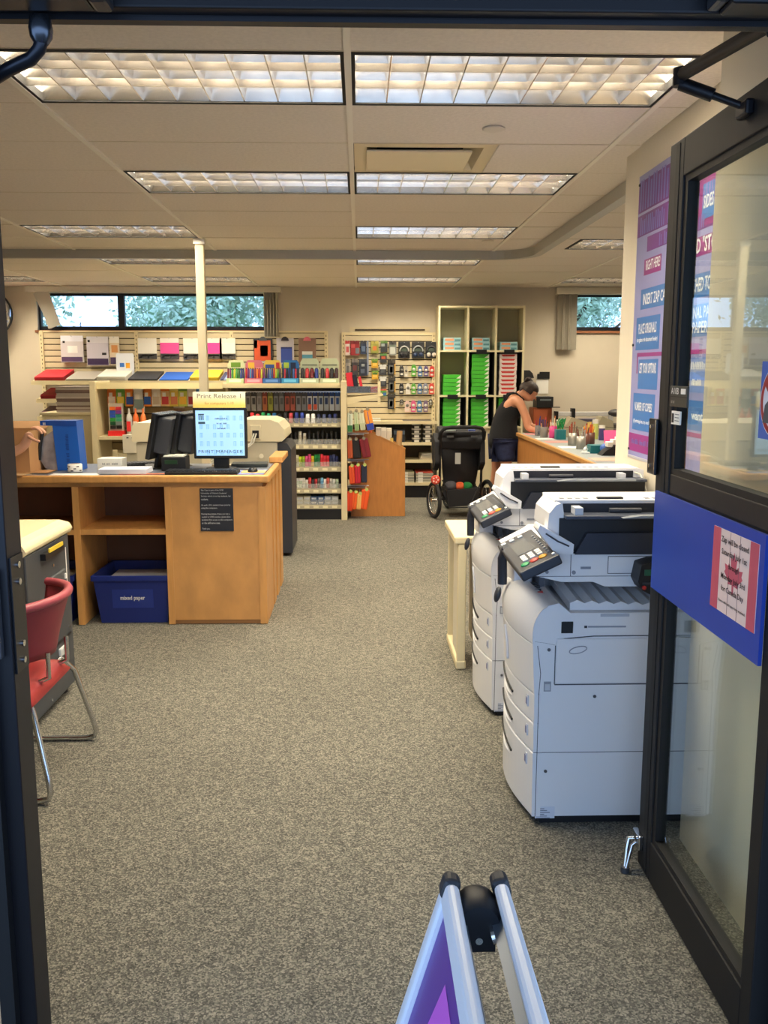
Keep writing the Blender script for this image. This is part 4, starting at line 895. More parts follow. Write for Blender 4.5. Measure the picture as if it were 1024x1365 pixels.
for k, (m, x0, x1, z) in enumerate(((mat((150, 60, 48), .5), -1.5, -1.25, .9585), (mat((196, 110, 80), .5), -1.42, -1.2, .96))):
    tag(B(x0, x1, 5.6 + .01 * k, 5.66, z, z + .0012).build('colour_flyer', m), ('dark red flyer lying along the desk edge', 'orange flyer lying along the desk edge by the keyboard')[k], 'flyer')
wp = thing('paper_stack', 'small stack of white paper sheets near the desk edge', 'paper stack', (-1.47, 5.68, .958))
for k in range(5): B(-1.63, -1.33, 5.62, 5.80, .961 + .006 * k, .966 + .006 * k).rotc(RZ(.02 * (k - 2))).build('paper_sheet', mat((232 - 3 * k, 232 - 2 * k, 238), .6), wp)
wx = thing('carton', 'low white printed carton behind the paper stack on desk', 'box', (-1.6, 6.0, .958))
B(-1.70, -1.54, 5.86, 5.98, .958, 1.035).build('carton_body', mat((232, 230, 220), .6), wx, bev=.003)
bars((-1.62, 5.8595, 1.0), (1, 0, 0), (0, 0, 1), mat((150, 150, 145), .6), wx, .11, .014, 16)
tp = thing('tape_roll', 'white paper tape roll with black print on the desk', 'tape', (-1.81, 5.75, .96))
MB().lathe((-1.81, 5.75, .962), [(.042, 0), (.045, .003), (.045, .047), (.042, .05)], 28).build('tape_body', PAPER, tp); MB().cyl((-1.81, 5.75, 1.0121), (-1.81, 5.75, 1.0125), .03, n=24).build('tape_core', mat((170, 150, 120), .7), tp)
for k in range(7): 
    a = -2.9 + .4 * k; MB().prism([(-.008, -.003), (.008, -.003), (.008, .003), (-.008, .003)], 'x', .0453, .046).rot(RZ(a)).move((-1.81, 5.75, .972 + .013 * (k % 3))).build('print_mark', INK, tp)
tag(B(-1.92, -1.62, 5.575, 5.68, .9585, .96).build('loose_sheet', PAPER), 'white loose sheet under the tape roll', 'paper')
bb = thing('shopping_bag', 'tall blue laminated shopping bag with silver printed side', 'bag', (-1.93, 5.9, .96))
BB = mat((20, 92, 188), .4, var=.05, scale=6)
MB().prism([(-1.95, .96), (-1.80, .96), (-1.815, 1.275), (-1.97, 1.275)], 'y', 5.84, 5.98).build('bag_front', BB, bb)
MB().prism([(-2.03, .975), (-1.95, .96), (-1.962, 1.22), (-2.055, 1.16), (-2.045, 1.1), (-2.06, 1.03)], 'y', 5.845, 5.96).build('bag_gusset', mat((150, 154, 166), .3, metal=.4, var=.4, scale=9), bb)
MB().prism([(-2.045, 1.25), (-1.815, 1.245), (-1.815, 1.28), (-2.045, 1.28)], 'y', 5.838, 5.985).build('bag_top_band', mat((16, 72, 160), .4), bb)
MB().tube([(-2.03, 5.84, 1.22), (-2.05, 5.83, 1.12), (-2.06, 5.83, 1.03)], .012, 6).build('bag_strap', BLACK, bb)
bars((-1.88, 5.8392, 1.1), (0, 0, 1), (-1, 0, 0), mat((14, 60, 140), .5), bb, .19, .02, 22); bars((-2.02, 5.837, 1.262), (1, 0, 0), (0, 0, 1), PAPER, bb, .025, .018, 4)
# cardboard box with open flaps, and the person reaching into it
cbx = thing('cardboard_box', 'open brown cardboard box at the left end of the desk', 'box', (-2.3, 5.8, .96))
KR = mat((190, 144, 96), .8, var=.05, scale=8)
q = MB().box(-2.5, -2.06, 5.66, 5.664, .96, 1.225).box(-2.5, -2.06, 5.99, 5.994, .96, 1.225).box(-2.5, -2.496, 5.664, 5.99, .96, 1.225).box(-2.064, -2.06, 5.664, 5.99, .96, 1.225).box(-2.5, -2.06, 5.66, 5.994, .96, .964)
q.build('box_walls', KR, cbx)
B(-2.5, -2.06, 5.52, 5.66, .962, .966).build('front_flap', mat((200, 160, 112), .8), cbx)
B(-2.06, -1.955, 5.67, 5.825, .962, .966).build('side_flap', KR, cbx)
B(-2.35, -2.02, 5.56, 5.575, .966, .9665).rotc(RZ(.03)).build('packing_tape', mat((226, 212, 180), .3), cbx)
B(-2.5, -2.06, 5.994, 6.1, 1.221, 1.225).rot(RX(.4), (0, 5.994, 1.223)).build('back_flap', KR, cbx)
SKIN = mat((226, 170, 138), .5, var=.04, scale=10, name='skin')
pa = thing('person', 'person mostly hidden by the door jamb, reaching over the cardboard box', 'person', (-2.85, 6.1, 0))
JX = Vector((0, 0, 0))
J = [(-2.9, 6.35, .95), (-2.9, 6.35, 1.2), (-2.9, 6.33, 1.4), (-2.9, 6.3, 1.5), (-2.89, 6.28, 1.58), (-2.88, 6.26, 1.68), (-2.74, 6.22, 1.42), (-2.62, 5.9, 1.2), (-2.40, 5.62, .99), (-2.07, 5.60, 1.13), (-2.02, 5.6, 1.225),
     (-3.08, 6.35, 1.42), (-3.1, 6.3, 1.15), (-2.95, 6.1, 1.05), (-2.81, 6.4, .9), (-2.81, 6.4, .5), (-2.81, 6.42, .1), (-2.78, 6.32, .04), (-3.0, 6.4, .9), (-3.0, 6.4, .5), (-3.0, 6.42, .1), (-3.0, 6.32, .04)]
E_ = [(0, 1), (1, 2), (2, 3), (3, 4), (4, 5), (2, 6), (6, 7), (7, 8), (8, 9), (9, 10), (2, 11), (11, 12), (12, 13), (0, 14), (14, 15), (15, 16), (16, 17), (0, 18), (18, 19), (19, 20), (20, 21)]
Rr = [.15, .13, .15, .06, .09, .085, .06, .05, .044, .03, .032, .06, .05, .035, .09, .065, .045, .04, .09, .065, .045, .04]
body_ = skin_mesh('body', J, E_, Rr, SKIN, pa)
for k, (dy, dz, ln) in enumerate(((-.03, .012, .075), (-.01, .016, .085), (.012, .014, .08), (.03, .004, .065))):
    b0 = Vector((-2.01, 5.6 + dy * .8, 1.245 + dz * .3))
    skin_mesh('finger', [b0, b0 + Vector((ln * .42, dy * .2, .004)), b0 + Vector((ln * .75, dy * .3, -.012)), b0 + Vector((ln * .95, dy * .3, -.034))], [(0, 1), (1, 2), (2, 3)], [.0105, .0095, .0085, .007], SKIN, body_)
b0 = Vector((-2.03, 5.575, 1.20)); skin_mesh('finger', [b0, b0 + Vector((.03, -.02, -.012)), b0 + Vector((.06, -.025, -.026)), b0 + Vector((.08, -.022, -.03))], [(0, 1), (1, 2), (2, 3)], [.013, .011, .010, .008], SKIN, body_)
MB().ball((-2.89, 6.28, 1.70), (.1, .11, .1), 16, 10).build('hair', mat((60, 44, 34), .7), pa)
skin_mesh('shirt', [J[0], J[1], J[2], (-2.9, 6.32, 1.45), J[6], (-2.68, 6.12, 1.31), J[11], (-3.09, 6.33, 1.28)], [(0, 1), (1, 2), (2, 3), (2, 4), (4, 5), (2, 6), (6, 7)], [.17, .15, .17, .075, .085, .07, .085, .07], mat((70, 80, 110), .8), pa)
skin_mesh('trousers', [(-2.9, 6.37, 1.0), J[14], J[15], J[16], J[18], J[19], J[20]], [(0, 1), (1, 2), (2, 3), (0, 4), (4, 5), (5, 6)], [.165, .1, .075, .06, .1, .075, .06], mat((44, 48, 66), .8), pa)

# ---------------------------------------------------------------- large cream copier behind the desk, seen from the rear
mf = thing('office_printer', 'large cream multifunction printer behind the desk, rear side showing', 'copier', (-1.3, 8.0, 0))
CG = mat((196, 190, 168), .5); CG2 = mat((224, 214, 182), .45)
B(-1.90, -.70, 7.70, 8.35, .03, .995).build('cabinet', CG, mf, bev=.01)
MB().prism([(-1.93, 1.0), (-.66, 1.0), (-.63, 1.03), (-.64, 1.1), (-.69, 1.16), (-.76, 1.185), (-.98, 1.185), (-1.1, 1.15), (-1.5, 1.15), (-1.6, 1.16), (-1.9, 1.16), (-1.93, 1.13)], 'y', 7.69, 8.38).build('scanner_lid', CG2, mf, bev=.01)
MB().prism([(-.70, .03), (-.585, .03), (-.585, .93), (-.62, .985), (-.70, .985)], 'y', 7.70, 8.3).build('dark_side', mat((50, 52, 58), .5), mf, bev=.006)
B(-.72, -.70, 7.69, 7.72, .03, .22).build('base_plate', mat((110, 108, 100), .5), mf)
nt1 = B(-.93, -.84, 7.682, 7.69, 1.02, 1.14).build('connector_recess', CG2, mf, bev=.004); B(-.91, -.855, 7.678, 7.682, 1.03, 1.095).build('socket', CBL, nt1)
B(-1.14, -1.04, 7.682, 7.70, .955, 1.0).build('bracket', CG, mf); 
for x, z in ((-.84, .875), (-.73, .845), (-.72, .62)): MB().cyl((x, 7.70, z), (x, 7.694, z), .02, n=14).build('round_plug', mat((236, 232, 214), .4), mf)
for dx in (0, .02): MB().tube([(-.895 + dx, 7.67, 1.07), (-.92 + dx, 7.64, .99), (-1.0, 7.64, .93 - dx), (-1.13, 7.65, .9 - dx), (-1.3, 7.66, .82 - dx)], .007, 6).build('data_cable', mat((214, 212, 200), .5), mf)
nt2 = B(-1.72, -1.62, 7.682, 7.69, 1.02, 1.12).build('connector_recess', CG2, mf, bev=.004); B(-1.71, -1.65, 7.678, 7.682, 1.0, 1.07).build('socket', DKGREY, nt2)
MB().cyl((-1.78, 7.70, .92), (-1.78, 7.694, .92), .02, n=14).build('round_plug', mat((236, 232, 214), .4), mf)
for k in range(6): B(-1.71 + .035 * k, -1.69 + .035 * k, 7.696, 7.70, .86, .93).rotc(RY(.4)).build('vent_slot', DKGREY, mf)
for x in (-1.8, -.8):
    for y in (7.8, 8.25): MB().cyl((x, y, 0), (x, y, .035), .03).build('foot', BLACK, mf)
sw = thing('outlet_box', 'small cream wall box with sockets below the gondola shelf', 'box', (-2.25, 8.9, 0))
B(-2.28, -2.14, 8.86, 8.95, 0, .92).build('box_stand', CG, sw); B(-2.31, -2.11, 8.84, 8.86, .80, .98).build('face_plate', mat((232, 226, 208), .5), sw, bev=.004)
for x in (-2.27, -2.22, -2.17): B(x, x + .02, 8.836, 8.84, .945, .955).build('socket', DKGREY, sw)
# ---------------------------------------------------------------- shop shelving along the back wall
def slat_panel(par, x0, x1, z0, z1, y, pitch=.0762, m=CREAM2):
    B(x0, x1, y, y + .012, z0, z1).build('backing_board', mat((70, 58, 44), .8), par)
    n = max(1, round((z1 - z0) / pitch)); p = (z1 - z0) / n; pr_ = None
    for k in range(n):
        if pr_ is None: pr_ = B(-(x1 - x0) / 2, (x1 - x0) / 2, -.012, 0, .006, p - .006).build('slat', m, par, w=False, bev=.002, seg=1); o = pr_
        else: o = pr_.copy(); COL.objects.link(o)
        o.location = Vector(((x0 + x1) / 2, y, z0 + p * k)) - par.location
def upright(par, x, y, z0, z1, m=CREAM):
    u = B(x - .022, x + .022, y - .03, y + .0, z0, z1).build('upright', m, par)
    n = int((z1 - z0) / .05)
    mb = MB()
    for k in range(n): mb.box(x - .004, x + .004, y - .031, y - .03, z0 + .02 + .05 * k, z0 + .043 + .05 * k)
    q = mb.build('slot_holes', mat((60, 52, 40), .8), u); q['kind'] = 'stuff'
wu = thing('slatwall_display', 'long cream slatwall display with sloped shelves under the strip window', 'display', (-2.2, 11.4, 0))
for a, b in ((-4.0, -2.83), (-2.81, -1.63), (-1.61, -.43)): slat_panel(wu, a, b, 1.48, 2.07, YB - .02)
for x in (-4.01, -2.82, -1.62, -.42): upright(wu, x, YB - .025, .0, 2.09)
B(-4.03, -.40, YB - .04, YB - .003, 2.07, 2.095).build('top_rail', CREAM, wu)
def sloped(par, x0, x1, yf, yb, zf, zb, name='sloped_shelf'):
    MB().prism([(yf, zf), (yb, zb), (yb, zb + .018), (yf, zf + .018)], 'x', x0, x1).build(name, CREAM, par)
    B(x0, x1, yf - .012, yf, zf - .02, zf + .03).build('shelf_lip', CREAM, par)
sloped(wu, -3.98, -1.5, 11.15, 11.66, 1.445, 1.55)
sloped(wu, -3.95, -1.62, 11.2, 11.66, 1.225, 1.32); sloped(wu, -3.95, -1.62, 11.2, 11.66, 1.01, 1.10); sloped(wu, -3.95, -1.62, 11.2, 11.66, .80, .88); sloped(wu, -3.95, -1.62, 11.2, 11.66, .55, .62)
B(-3.95, -1.62, 11.2, 11.66, 0, .12).build('base', mat((40, 36, 32), .7), wu)
padc = [((198, 36, 52), 'red'), ((176, 170, 160), 'grey'), ((238, 236, 226), 'white'), ((48, 50, 58), 'black'), ((32, 92, 190), 'blue'), ((238, 202, 60), 'yellow')]
tilt = math.atan2(.105, .51)
def pad(x0, x1, col, label, thick, yf=11.16, zf=1.466, ln=.46, group='paper pads on the sloped shelf', n=4):
    t = thing('paper_pad', label, 'paper pad', ((x0 + x1) / 2, yf, zf), group)
    for k in range(n):
        B(x0 + .002 * (k % 2), x1 - .002 * ((k + 1) % 2), yf + .003 * (k % 2), yf + ln, zf + thick * k / n, zf + thick * (k + 1) / n - .0012).rot(RX(tilt), (0, yf, zf)).build('sheet_stack', mat(col, .6) if k == n - 1 else mat(tuple(int(v * .86) for v in col), .7), t)
    B(x0, x1, yf - .001, yf + .0, zf, zf + thick).build('banding', mat((220, 220, 220), .4, alpha=.5), t) if False else None
    return t
x = -3.95
for (c, nme), th in zip(padc, (.055, .03, .06, .03, .022, .05)):
    pad(x + .006, x + .355, c, nme + ' paper pad on the sloped top shelf under the slatwall', th); x += .375
for k in range(5):
    nm_ = ('navy striped', 'pale blue', 'silver lined', 'white lined', 'cream lined')[k]; c = ((70, 76, 110), (150, 164, 196), (206, 208, 210), (232, 232, 230), (240, 232, 210))[k]
    t = pad(-1.69 + .0 + .0 * k - .0, -1.69 + .0, c, '', .02) if False else None
    px0 = -1.705 + k * .052 - .0
xs_ = -1.7
# folder packs sharing the end of the sloped shelf
for k in range(4):
    nm_ = ('navy', 'pale blue', 'silver', 'white')[k]; c = ((66, 72, 108), (140, 156, 196), (206, 208, 210), (234, 234, 232))[k]
    t = thing('folder_pack', nm_ + ' folder pack at the end of the sloped top shelf', 'folder', (-1.68 + .045 * k, 11.2, 1.47), 'folder packs on the sloped shelf')
    B(-1.70 + .047 * k, -1.658 + .047 * k, 11.165, 11.6, 1.466, 1.49).rot(RX(tilt), (0, 11.16, 1.466)).build('folder_body', mat(c, .5), t)
    B(-1.69 + .047 * k, -1.668 + .047 * k, 11.164, 11.168, 1.47, 1.486).build('folder_label', PAPER, t)
pad(-3.9, -3.62, (176, 36, 50), 'dark red paper pad on the second sloped shelf', .06, 11.21, 1.244, .4, 'paper pads on the lower sloped shelf')
pad(-3.61, -3.5, (226, 186, 60), 'narrow yellow paper pad on the second sloped shelf', .03, 11.21, 1.244, .4, 'paper pads on the lower sloped shelf')
# magazine stack standing on a cream ledge
lg = thing('cream_ledge', 'low cream step ledge under the magazine stack', 'ledge', (-3.3, 10.6, 0))
B(-3.6, -2.9, 10.35, 10.85, 0, 1.10).build('ledge_body', CREAM, lg, bev=.006); B(-3.62, -2.88, 10.33, 10.87, 1.10, 1.125).build('ledge_top', CREAM, lg)
rr = random.Random(5)
for k in range(15):
    o = thing('magazine', 'magazine in the tall pile beside the gondola end, %s from bottom' % ('first second third fourth fifth sixth seventh eighth ninth tenth eleventh twelfth thirteenth fourteenth topmost'.split()[k]), 'magazine', (-3.27, 10.6, 1.125 + .0195 * k), 'piled magazines by the gondola')
    c = rr.choice(((128, 104, 92), (170, 160, 150), (150, 132, 128), (110, 90, 84), (190, 180, 170)))
    dx = rr.uniform(-.008, .008)
    B(-3.45 + dx, -3.04 + dx, 10.42, 10.8, 1.1255 + .0195 * k, 1.144 + .0195 * k).build('page_block', mat(c, .7), o); B(-3.452 + dx, -3.038 + dx, 10.418, 10.802, 1.1435 + .0195 * k, 1.1448 + .0195 * k).build('cover', mat(tuple(min(255, v + 25) for v in c), .4), o)
for k in range(4):
    o = thing('magazine', 'purple grey magazine in the low pile on third sloped shelf, %s from bottom' % ('first second third fourth'.split()[k]), 'magazine', (-3.75, 11.3, 1.04 + .016 * k), 'low magazine pile')
    B(-3.9, -3.45, 11.22, 11.55, 1.035 + .016 * k, 1.05 + .016 * k).rot(RX(.18), (0, 11.22, 1.035)).build('page_block', mat((150, 118, 128), .6), o); B(-3.9, -3.45, 11.22, 11.55, 1.05 + .016 * k, 1.0506 + .016 * k).rot(RX(.18), (0, 11.22, 1.035)).build('cover', mat((120, 84, 100), .5), o)
# --- hanging goods helper
HOOK = mat((196, 198, 200), .3, metal=.8)
def hanging(label, x, z0, z1, w, y, body, head=None, prints=(), group=None, name='blister_pack', cat='blister pack', th=.012, clip=False):
    t = thing(name, label, cat, (x, y, z0), group)
    m = mat(body, .45)
    hh = .22 * (z1 - z0) if head else 0
    B(x - w / 2, x + w / 2, y - th, y, z0, z1 - hh).build('pack_body', m, t)
    if head: B(x - w / 2, x + w / 2, y - th * .7, y - .001, z1 - hh, z1).build('header_card', mat(head, .5), t)
    for (a, b, c, d, col) in prints:
        B(x - w / 2 + a * w, x - w / 2 + b * w, y - th - .0015, y - th, z0 + c * (z1 - z0), z0 + d * (z1 - z0)).build('printed_panel', mat(col, .5), t)
    MB().tube([(x, y + .03, z1 - .008), (x, y - th - .03, z1 - .008), (x, y - th - .036, z1 + .004)], .003, 5).build('peg_hook', HOOK, t)
    return t
YS = YB - .06
SG_ = 'goods hung on the long slatwall'
hanging('grey film pack with purple base on the slatwall', -3.62, 1.70, 2.03, .28, YS, (214, 212, 218), (236, 238, 250), [(.02, .95, .02, .2, (84, 64, 104)), (.3, .75, .35, .62, (244, 244, 244)), (.1, .2, .72, .8, (30, 30, 36))], SG_, th=.03)
hanging('large white film pack with dark purple base on the slatwall', -3.30, 1.66, 2.02, .27, YS, (206, 204, 220), (222, 222, 232), [(.02, .98, .02, .24, (60, 44, 84)), (.7, .9, .36, .44, (24, 24, 30)), (.06, .16, .8, .88, (30, 30, 36))], SG_, th=.03)
hanging('narrow tan print pack hung beside the white film pack', -3.09, 1.66, 2.02, .12, YS, (220, 206, 180), (236, 234, 226), [(.05, .95, .05, .28, (70, 56, 92)), (.2, .85, .45, .7, (214, 150, 90))], SG_, th=.03)
wbk = thing('mini_whiteboard', 'small rounded white board with blue and orange print leaning on shelf', 'whiteboard', (-2.93, 11.5, 1.55))
MB().prism([(-3.03 + .0, 1.53), (-2.83, 1.53), (-2.82, 1.545), (-2.82, 1.79), (-2.835, 1.81), (-3.025, 1.81), (-3.04, 1.79), (-3.04, 1.545)], 'y', 11.5, 11.515).build('board', mat((232, 238, 250), .3), wbk)
B(-2.995, -2.94, 11.497, 11.5, 1.64, 1.69).build('blue_print', mat((60, 120, 210), .5), wbk); B(-2.92, -2.87, 11.497, 11.5, 1.625, 1.69).build('orange_print', mat((240, 170, 50), .5), wbk)
for k, (c, nme) in enumerate((((236, 234, 224), 'first white'), ((232, 84, 158), 'first pink'), ((238, 236, 228), 'second white'), ((236, 70, 160), 'second pink'), ((240, 238, 230), 'third white'))):
    xx = (-2.68, -2.40, -2.11, -1.86, -1.67)[k]
    hanging(nme + ' card pack with dark label hung on the slatwall', xx, 1.74, 2.0, .235 if k < 4 else .2, YS, c, (236, 232, 222), [(0, 1, 0, .26, (72, 70, 70)), (.15, .85, .14, .2, (170, 170, 170)), (.08, .2, .05, .12, (190, 190, 190)), (.5, .6, .05, .12, (190, 190, 190))], SG_)
def clipboard(x, z0, z1, w, body, clip, label, prints):
    t = thing('clipboard', label, 'clipboard', (x, YS, z0), 'clipboards hung on the slatwall')
    B(x - w / 2, x + w / 2, YS - .01, YS, z0, z1).build('board', mat(body, .5), t, bev=.003)
    MB().prism([(x - .05, z1 - .03), (x + .05, z1 - .03), (x + .04, z1), (x + .015, z1 + .02), (x - .015, z1 + .02), (x - .04, z1)], 'y', YS - .025, YS - .01).build('clip', mat(clip, .35, metal=.3), t)
    for (a, b, c, d, col) in prints: B(x - w / 2 + a * w, x - w / 2 + b * w, YS - .013, YS - .01, z0 + c * (z1 - z0), z0 + d * (z1 - z0)).build('printed_panel', mat(col, .5), t)
clipboard(-1.22, 1.68, 2.0, .24, (52, 54, 62), (90, 94, 100), 'black storage clipboard with orange card on the slatwall', [(.04, .9, .1, .92, (220, 90, 50)), (.35, .75, .3, .72, (50, 54, 60)), (.4, .7, .4, .68, (190, 196, 200)), (.04, .2, .62, .92, (40, 70, 150)), (.04, .9, .02, .12, (224, 222, 226))])
clipboard(-.94, 1.66, 2.0, .22, (196, 192, 200), (60, 50, 50), 'clear clipboard with blue insert on the slatwall', [(.25, .9, .1, .62, (60, 84, 170)), (.25, .9, .62, .68, (40, 50, 110))])
clipboard(-.66, 1.66, 2.0, .22, (140, 110, 92), (226, 120, 130), 'brown hardboard clipboard with pink clip on the slatwall', [(.2, .8, .2, .4, (100, 168, 196)), (.2, .8, .4, .52, (214, 216, 210))])

# ---------------------------------------------------------------- gondola in front
gd_ = thing('gondola_shelving', 'cream gondola shelving with end panels, full of pens and stationery', 'shelving', (-1.5, 9.9, 0))
GYF, GYB = 9.6, 10.18
B(-2.83, -2.77, GYF, GYB, 0, 1.485).build('end_panel', CREAM, gd_, bev=.004); B(-.198, -.135, GYF, GYB, 0, 1.485).build('end_panel', CREAM, gd_, bev=.004)
B(-1.46, -1.43, 9.95, GYB, 0, 1.44).build('divider', CREAM, gd_)
slat_panel(gd_, -2.77, -1.47, .72, 1.44, GYB - .02, m=mat((176, 156, 116), .6)); B(-1.43, -.2, GYB - .03, GYB, 0, 1.44).build('back_board', mat((96, 88, 74), .7), gd_)
B(-2.77, -.2, GYF + .08, GYB, 1.44, 1.462).build('top_deck', CREAM, gd_); B(-2.77, -1.45, GYF + .06, GYF + .085, 1.405, 1.47).build('front_fascia', mat((238, 222, 170), .5), gd_)
B(-1.45, -.2, GYF + .06, GYF + .085, 1.415, 1.45).build('front_fascia', CREAM, gd_)
TK = mat((190, 180, 150), .5)
for z0, z1 in ((1.0, 1.04), (.765, .815), (.525, .572), (.288, .336), (.118, .16)):
    B(-1.43, -.2, GYF + .05, GYB - .03, z0 + .01, z1 - .012).build('shelf_board', CREAM, gd_)
    B(-1.43, -.2, GYF + .035, GYF + .05, z0, z1).build('ticket_strip', TK, gd_)
    for k in range(12): B(-1.40 + .1 * k, -1.345 + .1 * k, GYF + .033, GYF + .035, z0 + .01, z1 - .01).build('price_ticket', mat((232, 224, 190), .6), gd_)
    B(-1.43, -.2, GYF + .052, GYF + .055, z1, z1 + .055).build('wire_fence', mat((200, 200, 196), .2, alpha=.28), gd_)
B(-1.43, -.2, GYF + .05, GYB - .03, 0, .118).build('kick_plate', BLACK, gd_)
B(-2.77, -1.45, GYF + .05, GYB - .03, .87, .905).build('shelf_board', CREAM, gd_); B(-2.77, -1.45, GYF + .05, GYB - .03, 0, .12).build('kick_plate', BLACK, gd_)
# pen display boxes on the deck
def pen_display(x, w, back, tray, pens, label, h=.2, art=()):
    t = thing('pen_display', label, 'pen display', (x, 9.8, 1.462), 'pen display boxes on the gondola top')
    MB().prism([(x - w / 2, 1.462), (x + w / 2, 1.462), (x + w / 2, 1.462 + h), (x + w * .38, 1.462 + h + .045), (x - w * .38, 1.462 + h + .045), (x - w / 2, 1.462 + h)], 'y', 9.86, 9.866).build('back_card', mat(back, .5), t)
    B(x - w / 2, x + w / 2, 9.74, 9.86, 1.462, 1.515).build('tray', mat(tray, .5), t)
    B(x - w * .35, x + w * .35, 9.738, 9.74, 1.475, 1.503).build('tray_label', mat(tuple(min(255, v + 60) for v in tray), .5), t)
    n = len(pens)
    for k, c in enumerate(pens):
        xp = x - w / 2 + w * (k + .5) / n
        pn = MB().cyl((xp, 9.79, 1.515), (xp, 9.82, 1.515 + .095), w / n * .42, n=6).build('pen', mat(c, .4), t)
        MB().cyl((xp, 9.82, 1.61), (xp, 9.823, 1.622), w / n * .3, n=6).build('pen_cap', mat(tuple(int(v * .6) for v in c), .4), pn)
    for (a, b, c, d, col) in art: B(x - w / 2 + a * w, x - w / 2 + b * w, 9.857, 9.86, 1.462 + c * h, 1.462 + d * h).build('printed_panel', mat(col, .5), t)
PU, BL_, RD, GN, YL, BK, PK, SK, OR = (110, 40, 120), (40, 60, 150), (196, 40, 50), (60, 150, 70), (190, 200, 60), (30, 30, 36), (220, 80, 130), (80, 150, 200), (236, 130, 50)
pen_display(-1.325, .185, (226, 232, 190), (196, 220, 170), [(120, 30, 50), (130, 40, 120), GN, YL, GN, (40, 110, 60), BL_, (50, 40, 110)], 'pale green pen display with bright gel pens', art=[(.2, .75, .86, 1.1, (120, 160, 60)), (.1, .9, .7, .78, (90, 130, 60))])
pen_display(-1.13, .19, (214, 120, 140), (214, 120, 140), [RD, PU, SK, BL_, (150, 60, 60), OR, RD, YL], 'pink pen display with mixed coloured pens', art=[(.15, .5, .75, 1.1, (246, 200, 80)), (.6, .95, .72, .85, (240, 160, 170))])
pen_display(-.935, .19, (232, 200, 90), (50, 100, 170), [PU, BK, BL_, SK, BL_, RD, YL, GN, (50, 50, 90)], 'yellow and blue pen display with dark pens', art=[(.1, .6, .8, 1.0, (60, 90, 170)), (.7, .9, .75, 1.1, (200, 60, 60))])
pen_display(-.74, .185, (40, 110, 180), (60, 150, 210), [BK, RD, BK, (30, 50, 110), BK, (60, 100, 170), RD, BK], 'blue pen display with black and red pens', art=[(.1, .4, .8, 1.1, (180, 210, 80)), (.5, .8, .75, 1.1, (20, 40, 80))])
pen_display(-.535, .2, (196, 208, 178), (190, 206, 180), [BK, RD, (120, 30, 40), BL_], 'grey green pen display with few rollerball pens, next to the blue one', h=.22, art=[(.1, .9, .86, .9, (40, 40, 40)), (.5, .95, .3, .55, (220, 90, 80)), (.7, .95, .3, .5, (90, 150, 90))])
pen_display(-.32, .2, (200, 210, 176), (190, 204, 170), [BK, RD, BK, (60, 30, 40)], 'grey green pen display at the end beside the cream panel', h=.22, art=[(.1, .9, .86, .9, (40, 40, 40)), (.5, .75, .3, .5, (220, 80, 70)), (.75, .98, .3, .5, (80, 150, 90))])
# hanging packs below the deck, right bay
hg_ = [((150, 150, 146), (90, 90, 90)), ((156, 156, 150), (60, 60, 60)), ((150, 150, 150), (120, 120, 120)), ((190, 110, 60), (140, 60, 40)), ((170, 170, 60), (120, 120, 40)), ((130, 130, 130), (90, 90, 90)), ((128, 128, 126), (90, 90, 90)), ((190, 90, 60), (110, 60, 40)), ((190, 96, 70), (110, 60, 40)), ((150, 150, 150), (70, 70, 70)), ((140, 140, 140), (80, 80, 80)), ((214, 220, 226), (60, 70, 110)), ((216, 220, 228), (40, 60, 120)), ((190, 196, 200), (60, 80, 120)), ((170, 180, 190), (40, 60, 110)), ((214, 222, 230), (50, 80, 140)), ((220, 226, 232), (60, 100, 170))]
nm17 = ('first', 'second', 'third', 'fourth', 'fifth', 'sixth', 'seventh', 'eighth', 'ninth', 'tenth', 'eleventh', 'twelfth', 'thirteenth', 'fourteenth', 'fifteenth', 'sixteenth', 'last')
for k, (b, h) in enumerate(hg_):
    cn = 'grey' if k in (0, 1, 2, 5, 6, 9, 10) else ('yellow' if k == 4 else ('orange brown' if k in (3, 7, 8) else 'white and blue'))
    pr_ = [(.2, .8, .35, .7, h)] + ([(.1, .9, .05, .35, (226, 96, 60))] if k in (11, 12) else [])
    hanging('%s refill pack, %s from left in the row under pen displays' % (cn, nm17[k]), -1.205 + .0605 * k, 1.165, 1.365, .05, 9.86, b, h, pr_, 'refill packs hung under the pen displays')
rg = MB().box(-1.43, -.2, 9.86, 9.88, 1.36, 1.375).build('hook_bar', HOOK, gd_)
# shelf goods, right bay: markers, pens and boxes lying in rows
def upright_goods(n, x0, x1, z, cols, h, r, label, name, cat, group, tip=None, y=9.72):
    for k in range(n):
        x = x0 + (x1 - x0) * (k + .5) / n; c = cols(k)
        t = thing(name, label(k), cat, (x, y, z), group)
        hh = h * rr.uniform(.85, 1.1)
        MB().cyl((x, y, z), (x, y + .02, z + hh * .7), r, n=8).build('barrel', mat(c[0], .45), t)
        MB().cyl((x, y + .02, z + hh * .7), (x, y + .028, z + hh), r * .9, n=8).build('cap', mat(c[1] if len(c) > 1 else tuple(min(255, int(v * 1.2) + 12) for v in c[0]), .4), t)
O20 = lambda k: ('first', 'second', 'third', 'fourth', 'fifth', 'sixth', 'seventh', 'eighth', 'ninth', 'tenth', 'eleventh', 'twelfth', 'thirteenth', 'fourteenth', 'fifteenth', 'sixteenth', 'seventeenth', 'eighteenth', 'nineteenth', 'twentieth')[k]
